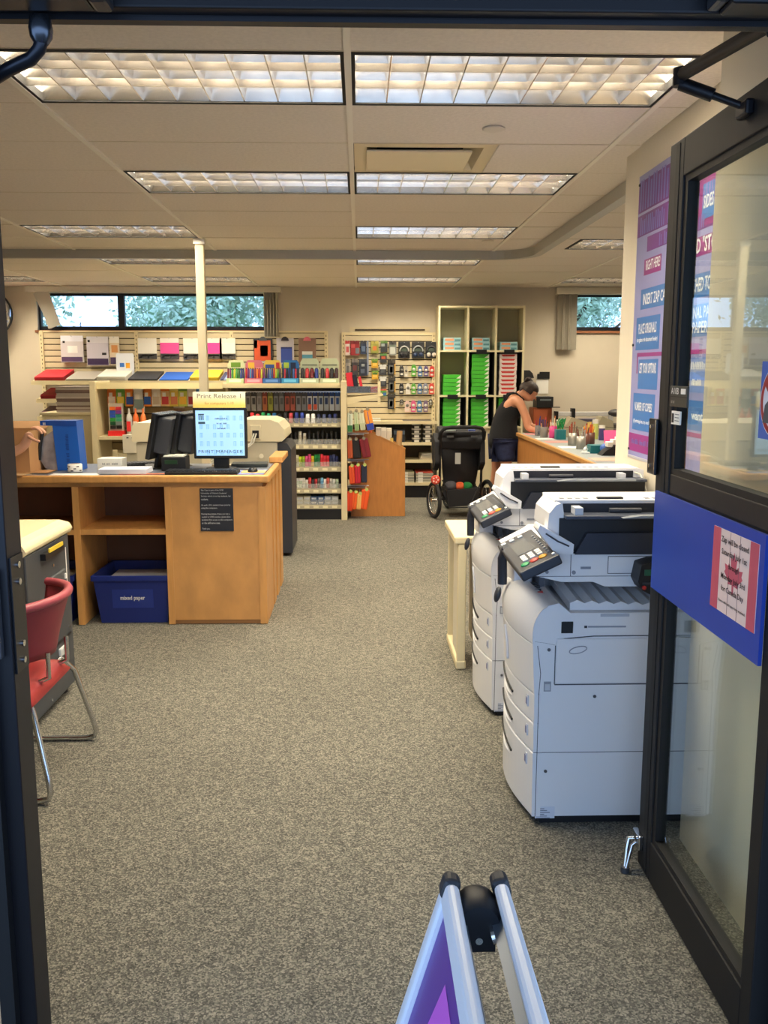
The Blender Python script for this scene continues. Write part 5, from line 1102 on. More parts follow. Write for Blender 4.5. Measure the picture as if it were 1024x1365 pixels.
c1_ = [((190, 130, 90),), ((60, 50, 46),), ((70, 60, 56),), ((40, 40, 44),), ((216, 40, 50),), ((220, 50, 60),), ((20, 130, 70),), ((30, 140, 110),), ((30, 90, 150),), ((24, 24, 30),), ((30, 30, 34),), ((180, 60, 70),), ((36, 50, 120),), ((40, 60, 150),), ((235, 235, 235),), ((240, 240, 240),), ((26, 30, 60),), ((60, 70, 110),), ((30, 40, 90),), ((40, 50, 110),)]
upright_goods(20, -1.42, -.23, 1.04, lambda k: c1_[k], .1, .022, lambda k: 'marker pen on the upper gondola shelf, %s from left' % O20(k), 'marker_pen', 'marker', 'markers on the upper gondola shelf')
upright_goods(18, -1.1, -.23, .815, lambda k: ((214, 210, 196),) if k in (9, 10) else ((26, 26, 30), (40, 40, 44)), .13, .02, lambda k: '%s felt pen on the second gondola shelf, %s from left' % ('cream' if k in (9, 10) else 'black', O20(k)), 'felt_pen', 'pen', 'felt pens on the second gondola shelf')
c3_ = [(214, 214, 190), (190, 210, 50), (150, 190, 40), (226, 80, 140), (220, 60, 130), (240, 190, 50), (30, 140, 60), (26, 120, 60), (232, 40, 60), (236, 50, 70), (230, 36, 54), (30, 40, 90), (60, 70, 120), (30, 40, 100)]
upright_goods(14, -.69, -.23, .572, lambda k: (c3_[k],), .12, .019, lambda k: 'highlighter on the third gondola shelf, %s from left' % O20(k), 'highlighter', 'highlighter', 'highlighters on the third gondola shelf')
c4_ = [(226, 236, 226), (210, 226, 210), (240, 240, 236), (220, 226, 214), (200, 60, 60), (60, 60, 66), (180, 40, 50), (90, 90, 96), (110, 170, 220), (236, 236, 236), (200, 90, 80), (190, 190, 186), (220, 224, 220), (170, 190, 170)]
upright_goods(14, -.69, -.23, .336, lambda k: (c4_[k],), .1, .018, lambda k: 'correction bottle on the fourth gondola shelf, %s from left' % O20(k), 'correction_bottle', 'bottle', 'bottles on the fourth gondola shelf')
for k in range(6):
    for q in range(2 if k > 1 else 2):
        c = ((226, 222, 206), (226, 222, 206), (70, 100, 150), (60, 100, 160), (190, 200, 214), (200, 206, 210))[k]
        t = thing('eraser_box', '%s box in %s column on the lowest gondola shelf, %s' % (('cream', 'cream', 'blue', 'blue', 'pale blue', 'grey')[k], O20(k), ('bottom', 'top')[q]), 'box', (-.64 + .075 * k, 9.75, .16), 'small boxes on the lowest gondola shelf')
        B(-.685 + .076 * k, -.615 + .076 * k, 9.68 + .01 * q, 9.85, .16 + .045 * q, .203 + .045 * q).build('box_body', mat(c, .5), t); B(-.675 + .076 * k, -.625 + .076 * k, 9.678 + .01 * q, 9.68 + .01 * q, .17 + .045 * q, .19 + .045 * q).build('box_label', mat((230, 234, 240), .5), t)
# left bay of the gondola: adhesive packs
ad = [((226, 120, 40), (236, 140, 50), (250, 236, 220), 'orange glue'), ((120, 180, 70), (120, 190, 80), (240, 210, 80), 'green and yellow glue'), ((236, 140, 50), (236, 120, 40), (60, 90, 170), 'orange and blue glue'), ((226, 224, 216), (222, 222, 216), (150, 170, 160), 'white photo corner'), ((236, 140, 50), (236, 130, 40), (40, 90, 170), 'second orange and blue glue'), ((240, 230, 214), (236, 226, 210), (210, 190, 160), 'cream tape'), ((230, 190, 130), (236, 130, 50), (200, 60, 60), 'orange and red tape'), ((240, 210, 90), (240, 220, 120), (220, 130, 90), 'yellow tape'), ((200, 210, 90), (120, 160, 70), (240, 190, 60), 'lime tape'), ((236, 230, 220), (236, 232, 226), (170, 40, 50), 'white and red tape'), ((40, 110, 190), (50, 130, 210), (220, 230, 240), 'blue tape')]
for k, (b, h, p, nme) in enumerate(ad):
    hanging('%s pack hung under the yellow fascia' % nme, -2.66 + .095 * k, 1.215 + (.0 if k not in (3,) else -.06), 1.425, .09 if k != 3 else .12, 9.83, b, h, [(.1, .9, .1, .5, p), (.2, .6, .5, .7, (250, 246, 236))], 'adhesive packs hung in the left gondola bay')
B(-2.77, -1.47, 9.83, 9.85, 1.415, 1.43).build('hook_bar', HOOK, gd_)
mk = thing('marker_case', 'clear case of coloured markers with red base on the gondola shelf', 'marker case', (-2.6, 9.75, .905))
B(-2.68, -2.53, 9.74, 9.80, .955, 1.25).build('case_back', mat((190, 180, 166), .4), mk); B(-2.69, -2.52, 9.72, 9.82, .905, .96).build('case_base', mat((220, 44, 44), .4), mk)
for k, c in enumerate(((236, 110, 40), (200, 40, 50), (50, 80, 170), (120, 50, 130), (50, 90, 190), (30, 130, 110), (40, 140, 60), (60, 150, 120), (30, 80, 50), (120, 130, 126), (40, 34, 34), (30, 26, 26))):
    xx = -2.665 + .065 * (k % 2); zz = 1.215 - .04 * (k // 2); B(xx, xx + .058, 9.73, 9.74, zz - .035, zz).build('marker', mat(c, .45), mk)
for k, (xx, c, c2, nme) in enumerate(((-2.47, (196, 196, 190), (226, 50, 50), 'clear glue bottle with red base'), (-2.40, (230, 110, 50), (240, 220, 200), 'orange glue bottle with bird label'), (-2.32, (236, 130, 70), (220, 60, 50), 'tall orange glue bottle beside the case'))):
    t = thing('glue_bottle', nme + ' on the gondola shelf', 'bottle', (xx, 9.76, .905), 'glue bottles on the gondola shelf')
    MB().lathe((xx, 9.77, .905), [(.03, 0), (.032, .02), (.032, .19), (.02, .225), (.012, .235), (.010, .29)], 14).build('bottle_body', mat(c, .3), t); B(xx - .022, xx + .022, 9.736, 9.738, .95, 1.06).build('bottle_label', mat(c2, .5), t)
for k in range(5):
    t = thing('glue_stick', 'orange glue stick lying behind the cream printer, %s in row' % O20(k), 'glue stick', (-2.2 + .05 * k, 9.76, .905), 'orange glue sticks')
    MB().cyl((-2.2 + .05 * k, 9.76, .905), (-2.2 + .05 * k, 9.76, 1.02), .02, n=10).build('stick_barrel', mat((228, 70, 40), .4), t); MB().cyl((-2.2 + .05 * k, 9.76, 1.02), (-2.2 + .05 * k, 9.76, 1.055), .021, n=10).build('stick_cap', mat((60, 50, 90), .4), t)
hanging('crafting knife pack hung low in the left gondola bay', -2.0, 1.05, 1.22, .12, 10.11, (150, 120, 92), (206, 196, 180), [(.2, .7, .3, .6, (90, 80, 110))], 'packs hung low in the left gondola bay'); hanging('tan craft pack hung low behind the monitors', -1.8, 1.0, 1.18, .1, 10.11, (190, 150, 100), (220, 190, 140), [(.2, .7, .3, .6, (120, 90, 60))], 'packs hung low in the left gondola bay')
# ---------------------------------------------------------------- second slatwall with cables, headphones and earbuds
s2 = thing('slatwall_fixture', 'cream slatwall fixture with electronics packs and shelves beside the cubby unit', 'display', (.4, 11.5, 0))
slat_panel(s2, -.18, .935, .97, 2.04, YB - .02)
for x in (-.2, .955): upright(s2, x, YB - .025, 0, 2.075)
B(-.22, .978, YB - .04, YB - .003, 2.04, 2.075).build('top_rail', CREAM, s2); B(-.05, .84, YB - .045, YB - .003, 2.10, 2.118).build('dark_slot', mat((60, 46, 36), .7), s2); B(-.12, .9, YB - .03, YB - .003, 2.076, 2.14).build('sign_channel', CREAM2, s2)
for z in (.945, .68, .46, .17): B(-.17, .93, 11.3, YB - .02, z, z + .02).build('shelf_board', CREAM, s2); B(-.17, .975, 11.288, 11.3, z - .012, z + .026).build('shelf_lip', CREAM, s2)
B(-.17, .93, 11.33, YB - .02, 0, .15).build('kick_plate', BLACK, s2); B(-.17, .93, YB - .02, YB - .004, .15, .96).build('back_board', mat((84, 74, 60), .7), s2)
def S2(zx, zy): return (-.2823 + .001308 * zx, 2.1005 - .001297 * zy)
def hb(label, a, b, c, d, body, head=None, prints=(), name='blister_pack', cat='blister pack', group='electronics packs on the slatwall fixture', th=.02):
    x0, z1 = S2(a, b); x1, z0 = S2(c, d)
    return hanging(label, (x0 + x1) / 2, z0, z1, x1 - x0, YB - .055, body, head, prints, group, name, cat, th)
hb('white and red cable pack at the top left of the electronics wall', 80, 100, 125, 240, (222, 206, 200), (200, 70, 70), [(.2, .8, .2, .6, (200, 90, 90))])
hb('wide red cable pack on the electronics wall', 130, 100, 220, 240, (150, 44, 46), (120, 36, 40), [(.55, .95, .1, .5, (110, 120, 130)), (.1, .5, .5, .75, (190, 80, 80))])
hb('dark blue cable pack on the electronics wall', 230, 100, 285, 230, (44, 54, 80), (60, 60, 66), [(.2, .8, .2, .6, (90, 110, 140))])
hb('yellow coiled cable pack on the electronics wall', 330, 105, 405, 225, (150, 150, 70), (180, 170, 90), [(.25, .75, .25, .6, (206, 120, 60)), (.1, .9, .02, .1, (110, 120, 60))])
hb('black and green adapter pack on the electronics wall', 425, 100, 492, 210, (52, 56, 60), (90, 130, 60), [(.1, .6, .5, .75, (150, 160, 160))])
hb('grey calculator pack on the electronics wall', 508, 110, 578, 240, (130, 132, 128), (70, 70, 72), [(.15, .85, .1, .6, (180, 184, 178)), (.15, .85, .62, .76, (110, 124, 110))])
def headphones(a, b, c, d, ring, cup, label):
    x0, z1 = S2(a, b); x1, z0 = S2(c, d); xc = (x0 + x1) / 2; w = x1 - x0; y = YB - .055
    t = thing('headphone_pack', label, 'headphone pack', (xc, y, z0), 'headphone packs')
    B(x0, x1, y - .012, y, z0, z1).build('pack_card', mat((44, 46, 50), .5), t, bev=.006)
    MB().tube([(xc + w * .38 * math.cos(q), y - .022, z0 + (z1 - z0) * .42 + w * .42 * math.sin(q)) for q in [PI * k / 12 for k in range(13)]], .009, 6).build('headband', mat(ring, .4), t)
    for s in (-1, 1): MB().lathe((xc + s * w * .22, y - .012, z0 + (z1 - z0) * .22), [(.026, 0), (.028, .008), (.02, .018), (.008, .02)], 16, 'y').build('ear_cup', mat(cup, .4), t)
    B(xc - w * .25, xc + w * .25, y - .014, y - .012, z0 + (z1 - z0) * .42, z0 + (z1 - z0) * .62).build('printed_panel', mat((70, 84, 76), .5), t)
    MB().tube([(xc, y + .03, z1 - .008), (xc, y - .05, z1 - .008)], .003, 5).build('peg_hook', HOOK, t)
headphones(598, 110, 712, 270, (190, 192, 190), (30, 30, 34), 'headphone pack with silver band, first of the three')
headphones(730, 110, 852, 270, (170, 176, 180), (40, 56, 90), 'headphone pack with blue cups, middle of the three')
headphones(864, 110, 978, 270, (70, 72, 76), (214, 206, 196), 'headphone pack with pale cups, last of the three')
hb('grey stylus pack in the second row of the electronics wall', 82, 280, 132, 440, (150, 146, 140), (120, 116, 112), [(.3, .7, .1, .6, (90, 90, 92))])
hb('dark grey mouse pack in the second row of the electronics wall', 142, 275, 205, 440, (62, 62, 66), (130, 124, 120), [(.2, .8, .3, .6, (110, 60, 60))])
hb('navy accessory pack in the second row of the electronics wall', 214, 275, 292, 440, (44, 50, 66), (70, 76, 86), [(.2, .7, .15, .4, (90, 100, 120)), (.3, .7, .55, .7, (150, 156, 160))])
bx_ = S2(290, 100); bx2 = S2(308, 430); B(bx_[0], bx2[0], YB - .07, YB - .035, bx2[1], bx_[1]).build('divider_strip', mat((140, 150, 170), .4, metal=.5), s2)
for k, (a, b, c, d) in enumerate(((335, 275, 400, 362), (338, 390, 402, 475))):
    hb('yellow green earphone pack, %s of the two in the narrow column' % ('upper', 'lower')[k], a, b, c, d, (206, 160, 50), (110, 150, 60), [(.2, .8, .2, .5, (236, 190, 90)), (.1, .9, .55, .75, (70, 120, 50))])
hb('small black and green cable pack above the white capped packs', 420, 225, 485, 312, (50, 54, 56), (90, 140, 70), [(.2, .8, .4, .7, (190, 90, 60))])
for k, (a, b, c, d) in enumerate(((413, 330, 482, 432), (413, 446, 482, 548))):
    hb('black pack with white top print, %s of the pair' % ('upper', 'lower')[k], a, b, c, d, (56, 58, 62), (206, 206, 200), [(.1, .9, .55, .78, (214, 214, 210)), (.25, .75, .2, .5, (80, 84, 88))])
hb('green and blue small pack below the white topped packs', 415, 570, 482, 640, (90, 150, 70), (200, 90, 70), [(.5, .95, .1, .5, (70, 110, 180))])
for k, (a, b, c, d) in enumerate(((494, 282, 570, 432), (500, 450, 570, 602), (494, 616, 570, 766))):
    hb('black boxed phone case with yellow edge, %s of the three' % ('top', 'middle', 'lowest')[k], a, b, c, d, (36, 36, 38), (70, 66, 58), [(.18, .72, .08, .62, (104, 106, 104)), (.26, .64, .16, .54, (40, 42, 44)), (.86, 1, .02, .72, (214, 166, 70))])
er = [(610, 340, 650, 445, (62, 62, 62), 'black'), (655, 345, 695, 455, (196, 188, 170), 'beige'), (727, 330, 772, 445, (90, 170, 60), 'green'), (790, 345, 832, 445, (70, 110, 160), 'blue'), (850, 345, 890, 445, (92, 78, 130), 'purple'), (905, 345, 950, 450, (200, 60, 56), 'red'),
      (608, 515, 650, 618, (50, 50, 54), 'black'), (672, 515, 715, 620, (226, 222, 214), 'white'), (727, 515, 770, 620, (96, 170, 66), 'green'), (788, 515, 832, 618, (80, 116, 160), 'blue'), (843, 515, 888, 616, (130, 136, 156), 'grey'), (902, 512, 950, 620, (206, 76, 66), 'red'),
      (612, 672, 650, 724, (70, 66, 62), 'small black'), (664, 685, 710, 796, (222, 196, 190), 'pale pink'), (725, 682, 770, 796, (214, 90, 140), 'pink'), (785, 682, 830, 796, (70, 120, 170), 'blue'), (848, 682, 890, 796, (120, 100, 130), 'mauve'), (900, 672, 936, 730, (74, 70, 66), 'small dark')]
for k, (a, b, c, d, col, nme) in enumerate(er):
    x0, z1 = S2(a, b); x1, z0 = S2(c, d); xc = (x0 + x1) / 2; y = YB - .055
    t = thing('earbud_pack', '%s earbud pack in the %s earbud row' % (nme, ('upper', 'middle', 'lower')[k // 6]), 'earbud pack', (xc, y, z0), 'earbud packs')
    w = x1 - x0; h = z1 - z0
    MB().prism([(x0, z0), (x1, z0), (x1, z0 + h * .8), (xc + w * .25, z1), (xc - w * .25, z1), (x0, z0 + h * .8)], 'y', y - .016, y).build('pack_card', mat(col, .45), t)
    MB().lathe((xc, y - .016, z0 + h * .58), [(w * .33, 0), (w * .33, .004), (w * .1, .008)], 14, 'y').build('earbud_window', mat((220, 220, 214), .4) if k % 6 not in (0, 1) else mat((120, 118, 112), .4), t)
    B(x0 + w * .2, x1 - w * .2, y - .018, y - .016, z0 + h * .12, z0 + h * .28).build('printed_panel', mat((214, 210, 200), .5), t)
    MB().tube([(xc, y + .03, z1 - .008), (xc, y - .05, z1 - .008)], .003, 5).build('peg_hook', HOOK, t)
# goods on the fixture shelves
for c in range(2):
    for k in range(4):
        x = .72 + .14 * c; z = .70 + .058 * k
        t = thing('tape_box', 'white and black tape tub, %s in the %s stack on the fixture shelf' % (('bottom', 'second', 'third', 'top')[k], ('first', 'second')[c]), 'tape tub', (x, 11.4, z), 'stacked tape tubs')
        MB().cyl((x, 11.4, z), (x, 11.4, z + .04), .058, n=16).build('tub_body', mat((60, 58, 56), .5), t); MB().cyl((x, 11.4, z + .04), (x, 11.4, z + .057), .06, n=16).build('tub_lid', mat((210, 206, 196), .5), t); B(x - .03, x + .03, 11.338, 11.342, z + .005, z + .032).build('tub_label', mat((226, 222, 214), .5), t)
for k in range(2):
    t = thing('disc_spindle', 'dark disc pack on the fixture shelf, %s' % ('left of the pair', 'right of the pair')[k], 'disc pack', (.34 + .16 * k, 11.4, .70), 'disc packs')
    B(.27 + .16 * k, .41 + .16 * k, 11.34, 11.46, .70, .86).build('pack_body', mat((48, 52, 60), .4), t); B(.27 + .16 * k, .41 + .16 * k, 11.337, 11.34, .8, .85).build('pack_label', mat((90, 110, 130), .5), t)
t = thing('paper_wad', 'loose grey paper bundle on the middle fixture shelf', 'paper bundle', (.85, 11.45, .48))
for k in range(5): B(.76 + .004 * k, .97 - .006 * k, 11.32, 11.6, .481 + .016 * k, .495 + .016 * k).rotc(RZ(.02 * k)).build('paper_layer', mat((184 - 6 * k, 172 - 4 * k, 148), .8), t)
for q, (x0, x1, top) in enumerate(((.52, .69, (176, 176, 150)), (.71, .93, (196, 76, 60)))):
    for k in range(8):
        t = thing('file_folder', 'flat file folder, %s from bottom in the %s stack of the lowest shelf' % (O20(k), ('pale', 'red topped')[q]), 'folder', ((x0 + x1) / 2, 11.45, .19 + .0175 * k), 'file folders in flat stacks')
        c = top if k == 7 else ((196, 190, 168), (150, 150, 136), (176, 172, 160), (120, 124, 120))[k % 4]
        B(x0 + .003 * (k % 3), x1 - .003 * (k % 2), 11.32, 11.6, .1905 + .0175 * k, .206 + .0175 * k).build('folder_sheet', mat(c, .6), t); B(x0 + .03, x0 + .09, 11.316, 11.32, .192 + .0175 * k, .203 + .0175 * k).build('folder_tab', PAPER, t)
t = thing('note_pad', 'white note pad lying on the electronics shelf', 'note pad', (.17, 11.4, .966)); B(.135, .265, 11.34, 11.5, .965, 1.0).build('sheet_block', PAPER, t); B(.135, .265, 11.338, 11.34, .985, 1.0).build('pad_binding', mat((190, 180, 150), .6), t)
t = thing('magazine', 'flat catalogue lying at the end of the electronics shelf', 'magazine', (.7, 11.4, .966)); B(.55, .9, 11.32, 11.55, .965, .975).build('page_block', mat((140, 132, 120), .6), t); B(.55, .9, 11.32, 11.55, .975, .9765).build('cover', mat((110, 100, 92), .4), t)

# ---------------------------------------------------------------- cubby unit with paper reams
cu = thing('cubby_unit', 'tall cream three by three cubby unit holding paper reams', 'shelving', (1.52, 11.5, 0))
CUB = mat((226, 216, 178), .55); CX = (.995, 1.355, 1.706, 2.05); CYF = 11.36; CZS = (.885, 1.279, 1.836, 2.375)
for k, x in enumerate(CX): B(x - .012, x + .012, CYF, YB - .012, .12, 2.39).build('upright_panel', CUB, cu)
for z in CZS:
    for a, b in zip(CX[:-1], CX[1:]): B(a + .012, b - .012, CYF, YB - .012, z - .011, z + .011).build('shelf', CUB, cu)
B(CX[0] + .012, CX[3] - .012, CYF + .02, CYF + .035, .12, .874).build('lower_panel', mat((222, 210, 176), .55), cu); B(CX[0] - .012, CX[3] + .012, CYF + .03, YB - .012, 0, .12).build('kick_plate', BLACK, cu)
B(CX[0], CX[3], YB - .012, YB - .002, .12, 2.39).build('back_board', mat((168, 160, 130), .7), cu)
CUBBY_SHADE = mat((34, 32, 30), .8)
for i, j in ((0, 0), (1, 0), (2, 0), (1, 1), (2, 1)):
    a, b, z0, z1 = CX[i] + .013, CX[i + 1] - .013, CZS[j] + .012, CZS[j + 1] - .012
    B(a, a + .006, CYF + .015, YB - .02, z0, z1).box(b - .006, b, CYF + .015, YB - .02, z0, z1).box(a, b, YB - .024, YB - .014, z0, z1).build('shade_lining', CUBBY_SHADE, cu)  # near-black panels stand for the deep shade around the reams
    B((a + b) / 2 - .07, (a + b) / 2 + .06, CYF - .006, CYF, z1 - .025, z1 + .03).build('label_holder', BLACK, cu)
GR = ((74, 190, 54), (236, 244, 226), 'green'); RE = ((236, 226, 222), (206, 60, 56), 'red and white'); BU = ((150, 196, 206), (220, 230, 226), 'pale blue')
reams = [(0, 1, 5, GR), (1, 1, 10, GR), (2, 1, 10, RE), (0, 0, 7, GR), (1, 0, 7, GR), (2, 0, 7, GR), (0, 2, 3, BU), (1, 2, 3, BU), (2, 2, 2, BU)]
rm_proto = {}
for i, j, n, (c1c, c2c, nme) in reams:
    xc = (CX[i] + CX[i + 1]) / 2 - .012; z = CZS[j] + .0115
    for k in range(n):
        lab = '%s paper ream, %s from bottom in %s cubby of the %s row' % (nme, O20(k), ('left', 'middle', 'right')[i], ('lower', 'middle', 'top')[j])
        loc = (xc + rr.uniform(-.004, .004), CYF + .03, z + .0512 * k)
        if nme in rm_proto: copy_tree(rm_proto[nme], loc, lab); continue
        t = thing('paper_ream', lab, 'paper ream', loc, 'paper reams in the cubby unit'); rm_proto[nme] = t
        B(-.109, .109, 0, .28, 0, .0495).build('ream_wrap', mat(c1c, .45), t, w=False, bev=.003)
        if nme == 'green': MB().add([(.05, -.001, .001), (.108, -.001, .001), (.108, -.001, .047)], [(0, 1, 2)]).build('white_corner', mat(c2c, .5), t, w=False); B(-.1, .05, -.001, 0, .004, .008).build('print_line', mat((40, 130, 40), .5), t, w=False)
        elif nme == 'red and white': MB().add([(-.09, -.001, .042), (.09, -.001, .042), (.07, -.001, .018), (-.07, -.001, .018)], [(0, 3, 2, 1)]).build('red_band', mat(c2c, .5), t, w=False)
        else: B(-.09, .02, -.001, 0, .012, .04).build('printed_panel', mat((220, 150, 110) , .5), t, w=False); B(.03, .1, -.001, 0, .008, .03).build('printed_panel', mat((90, 140, 150), .5), t, w=False)

# ---------------------------------------------------------------- end cap of the gondola: books and pencil cases, wooden bin
ec = thing('end_cap_rack', 'end cap rack with brackets and wire bars on the gondola end', 'rack', (-.13, 9.8, 0))
for y in (9.62, 10.1):
    MB().prism([(-.133, 1.24), (-.133, 1.315), (.25, 1.352), (.255, 1.335), (.2, 1.318)], 'y', y, y + .02).build('bracket', CREAM, ec)
B(-.133, .21, 9.64, 10.1, 1.352, 1.362).build('shelf_board', CREAM, ec); B(.195, .225, 9.625, 9.65, 1.24, 1.485).build('post', CREAM, ec)
B(-.133, .2, 9.632, 9.634, 1.362, 1.43).build('wire_fence', mat((120, 124, 130), .2, alpha=.35), ec)
for z in (.93, .645, .36): MB().cyl((-.134, 9.72, z), (.10, 9.72, z), .005, n=8).build('wire_bar', HOOK, ec); B(-.134, .05, 9.66, 9.84, z - .015, z - .011).build('wire_shelf', mat((150, 150, 150), .3, metal=.7), ec)
def EC(px_, py_): return (-.137 + (px_ - 462) * .008, 1.311 - (py_ - 530) * .00793)
for k, (x0, x1, h, c, an, nme) in enumerate(((-.12, -.05, .21, (214, 44, 54), -.12, 'tall bright red'), (-.05, .0, .19, (30, 30, 38), -.15, 'black'), (.02, .05, .17, (210, 40, 50), -.2, 'thin red'))):
    t = thing('notebook', nme + ' notebook standing on the end cap shelf', 'notebook', ((x0 + x1) / 2, 9.75, 1.362), 'notebooks on the end cap shelf')
    B(x0, x1, 9.7, 9.85, 1.362, 1.362 + h).rot(RY(an), (x0, 9.7, 1.362)).build('cover', mat(c, .4), t); B(x0 + .004, x1 - .004, 9.705, 9.852, 1.364, 1.364 + h - .004).rot(RY(an), (x0, 9.7, 1.362)).build('page_block', PAPER, t)
t = thing('notebook', 'red notebook lying flat at the end of the end cap shelf', 'notebook', (.13, 9.75, 1.362), 'notebooks on the end cap shelf'); B(.08, .2, 9.68, 9.85, 1.40, 1.42).rotc(RY(-.15)).build('cover', mat((220, 46, 50), .4), t); B(.085, .195, 9.70, 9.84, 1.364, 1.398).build('page_block', mat((220, 120, 70), .6), t)
t = thing('storage_tray', 'black tray under the notebooks on the end cap shelf', 'tray', (.0, 9.68, 1.362)); B(-.128, .12, 9.64, 9.69, 1.3625, 1.43).build('tray_body', BLACK, t); B(-.1, .08, 9.637, 9.64, 1.375, 1.385).build('tray_line', DKGREY, t)
cases = [(463, 550, 470, 577, (214, 222, 206), (40, 110, 60), 'white and green pencil tube', 0), (471, 548, 477, 575, (206, 214, 180), (150, 180, 120), 'pale green pencil tube', -.08), (478, 549, 485, 574, (214, 216, 190), (190, 196, 160), 'cream pencil tube', -.1), (484, 546, 494, 575, (236, 150, 60), (40, 70, 170), 'orange and blue pencil tube', -.2),
         (462, 586, 469, 612, (186, 84, 44), (150, 60, 36), 'rust pencil case', -.05), (468, 586, 479, 612, (28, 24, 28), (20, 18, 22), 'black pencil case', -.1), (478, 585, 490, 611, (126, 26, 40), (90, 20, 30), 'dark red pencil case', -.2),
         (464, 622, 472, 647, (226, 84, 36), (190, 60, 30), 'orange pencil case in third row', -.06), (472, 621, 480, 646, (196, 30, 54), (150, 24, 40), 'crimson pencil case', -.02), (481, 621, 489, 645, (34, 42, 66), (26, 32, 50), 'navy pencil case', 0),
         (462, 657, 470, 684, (220, 72, 34), (190, 56, 30), 'dark orange pencil case in the lowest row', .03), (469, 658, 477, 682, (238, 100, 36), (210, 80, 30), 'bright orange pencil case in the lowest row', .12), (476, 660, 482, 682, (240, 190, 110), (220, 160, 80), 'pale yellow pencil case in the lowest row', .08), (482, 655, 493, 682, (240, 92, 30), (214, 70, 24), 'largest orange pencil case in the lowest row', .16)]
for k, (a, b, c, d, col, col2, nme, an) in enumerate(cases):
    x0, z1 = EC(a, b); x1, z0 = EC(c, d); xc = (x0 + x1) / 2; r = (x1 - x0) / 2; y = 9.67 + .012 * (k % 2)
    t = thing('pencil_case', nme + ' hung on the end cap rack', 'pencil case', (xc, y, z0), 'pencil cases on the end cap rack')
    pv = (xc, y, z1)
    B(x0, x1, y - .03, y + .03, z0, z1).rot(RY(an), pv).build('case_body', mat(col, .6), t, bev=.014, seg=3)
    B(xc - .003, xc + .003, y - .032, y - .03, z0 + .02, z1 - .02).rot(RY(an), pv).build('zip', mat(col2, .5), t)
    if k < 4: B(x0 + .002, x1 - .002, y - .0325, y - .03, z0 + .01, z0 + .08).rot(RY(an), pv).build('printed_band', mat(col2, .5), t)
    MB().lathe((xc + .008, y - .03, z1 + .006), [(.018, 0), (.018, .003)], 14, 'y').build('round_tag', mat((190, 200, 110), .6) if k > 6 else mat((150, 140, 120), .6), t)
    MB().tube([(xc, y, z1 - .01), (xc, y + .02, z1 + .03), (xc, 9.72, z1 + .035)], .003, 5).build('hang_loop', HOOK, t)
wbn = thing('wooden_bin', 'maple bin with sloped side panels beside the gondola end cap', 'bin', (.2, 10.05, 0))
BW = mat((188, 126, 62), .5, var=.1, scale=6, stretch=(5, 5, 1), coat=.1)
pf = [(-.1, 0), (.50, 0), (.50, .75), (.21, .885), (.13, .925), (-.1, .935)]
MB().prism(pf, 'y', 9.85, 9.87).build('side_panel', BW, wbn); MB().prism(pf, 'y', 10.28, 10.30).build('side_panel', BW, wbn)
B(.48, .50, 9.87, 10.28, .0, .72).build('front_panel', BW, wbn); B(-.1, -.08, 9.87, 10.28, 0, .92).build('rear_panel', BW, wbn); B(-.08, .48, 9.87, 10.28, .06, .08).build('floor_board', BW, wbn)
MB().prism([(.46, .77), (.505, .748), (.505, .757), (.215, .893), (.205, .888)], 'y', 9.845, 9.875).build('edge_band', WOOD2, wbn)
for k, (x, w, h, c, nme) in enumerate(((.21, .06, .97, (196, 192, 180), 'first white'), (.27, .06, .965, (236, 230, 214), 'second white'), (.33, .06, .96, (232, 224, 204), 'third white'))):
    t = thing('mailing_box', nme + ' tall mailing box standing in the wooden bin', 'box', (x, 10.1, .08), 'mailing boxes in the bin'); B(x - w / 2 + .002, x + w / 2 - .002, 10.03, 10.12, .08, h).build('box_body', mat(c, .6), t); B(x - w / 2 + .006, x + w / 2 - .006, 10.028, 10.03, h - .12, h - .03).build('box_label', mat((214, 206, 190), .6), t)
t = thing('paper_roll', 'tan kraft paper roll leaning in the wooden bin', 'paper roll', (.4, 10.1, .08)); MB().cyl((.40, 10.0, .10), (.45, 10.08, .93), .032, n=14).build('roll_body', mat((190, 150, 100), .7), t); MB().cyl((.45, 10.08, .9301), (.4502, 10.0802, .932), .018, n=12).build('roll_core', mat((110, 84, 56), .8), t)
for k, (x, c, nme) in enumerate(((.12, (226, 110, 70), 'orange'), (.355, (230, 200, 110), 'yellow'))):
    t = thing('paper_roll', nme + ' thin wrapping roll standing in the wooden bin', 'paper roll', (x, 9.95, .08)); MB().cyl((x, 9.95, .082), (x, 9.95, .98 - .12 * k), .018, n=10).build('roll_body', mat(c, .6), t); MB().cyl((x, 9.95, .98 - .12 * k), (x, 9.95, .983 - .12 * k), .01, n=10).build('roll_core', mat((120, 90, 60), .8), t)
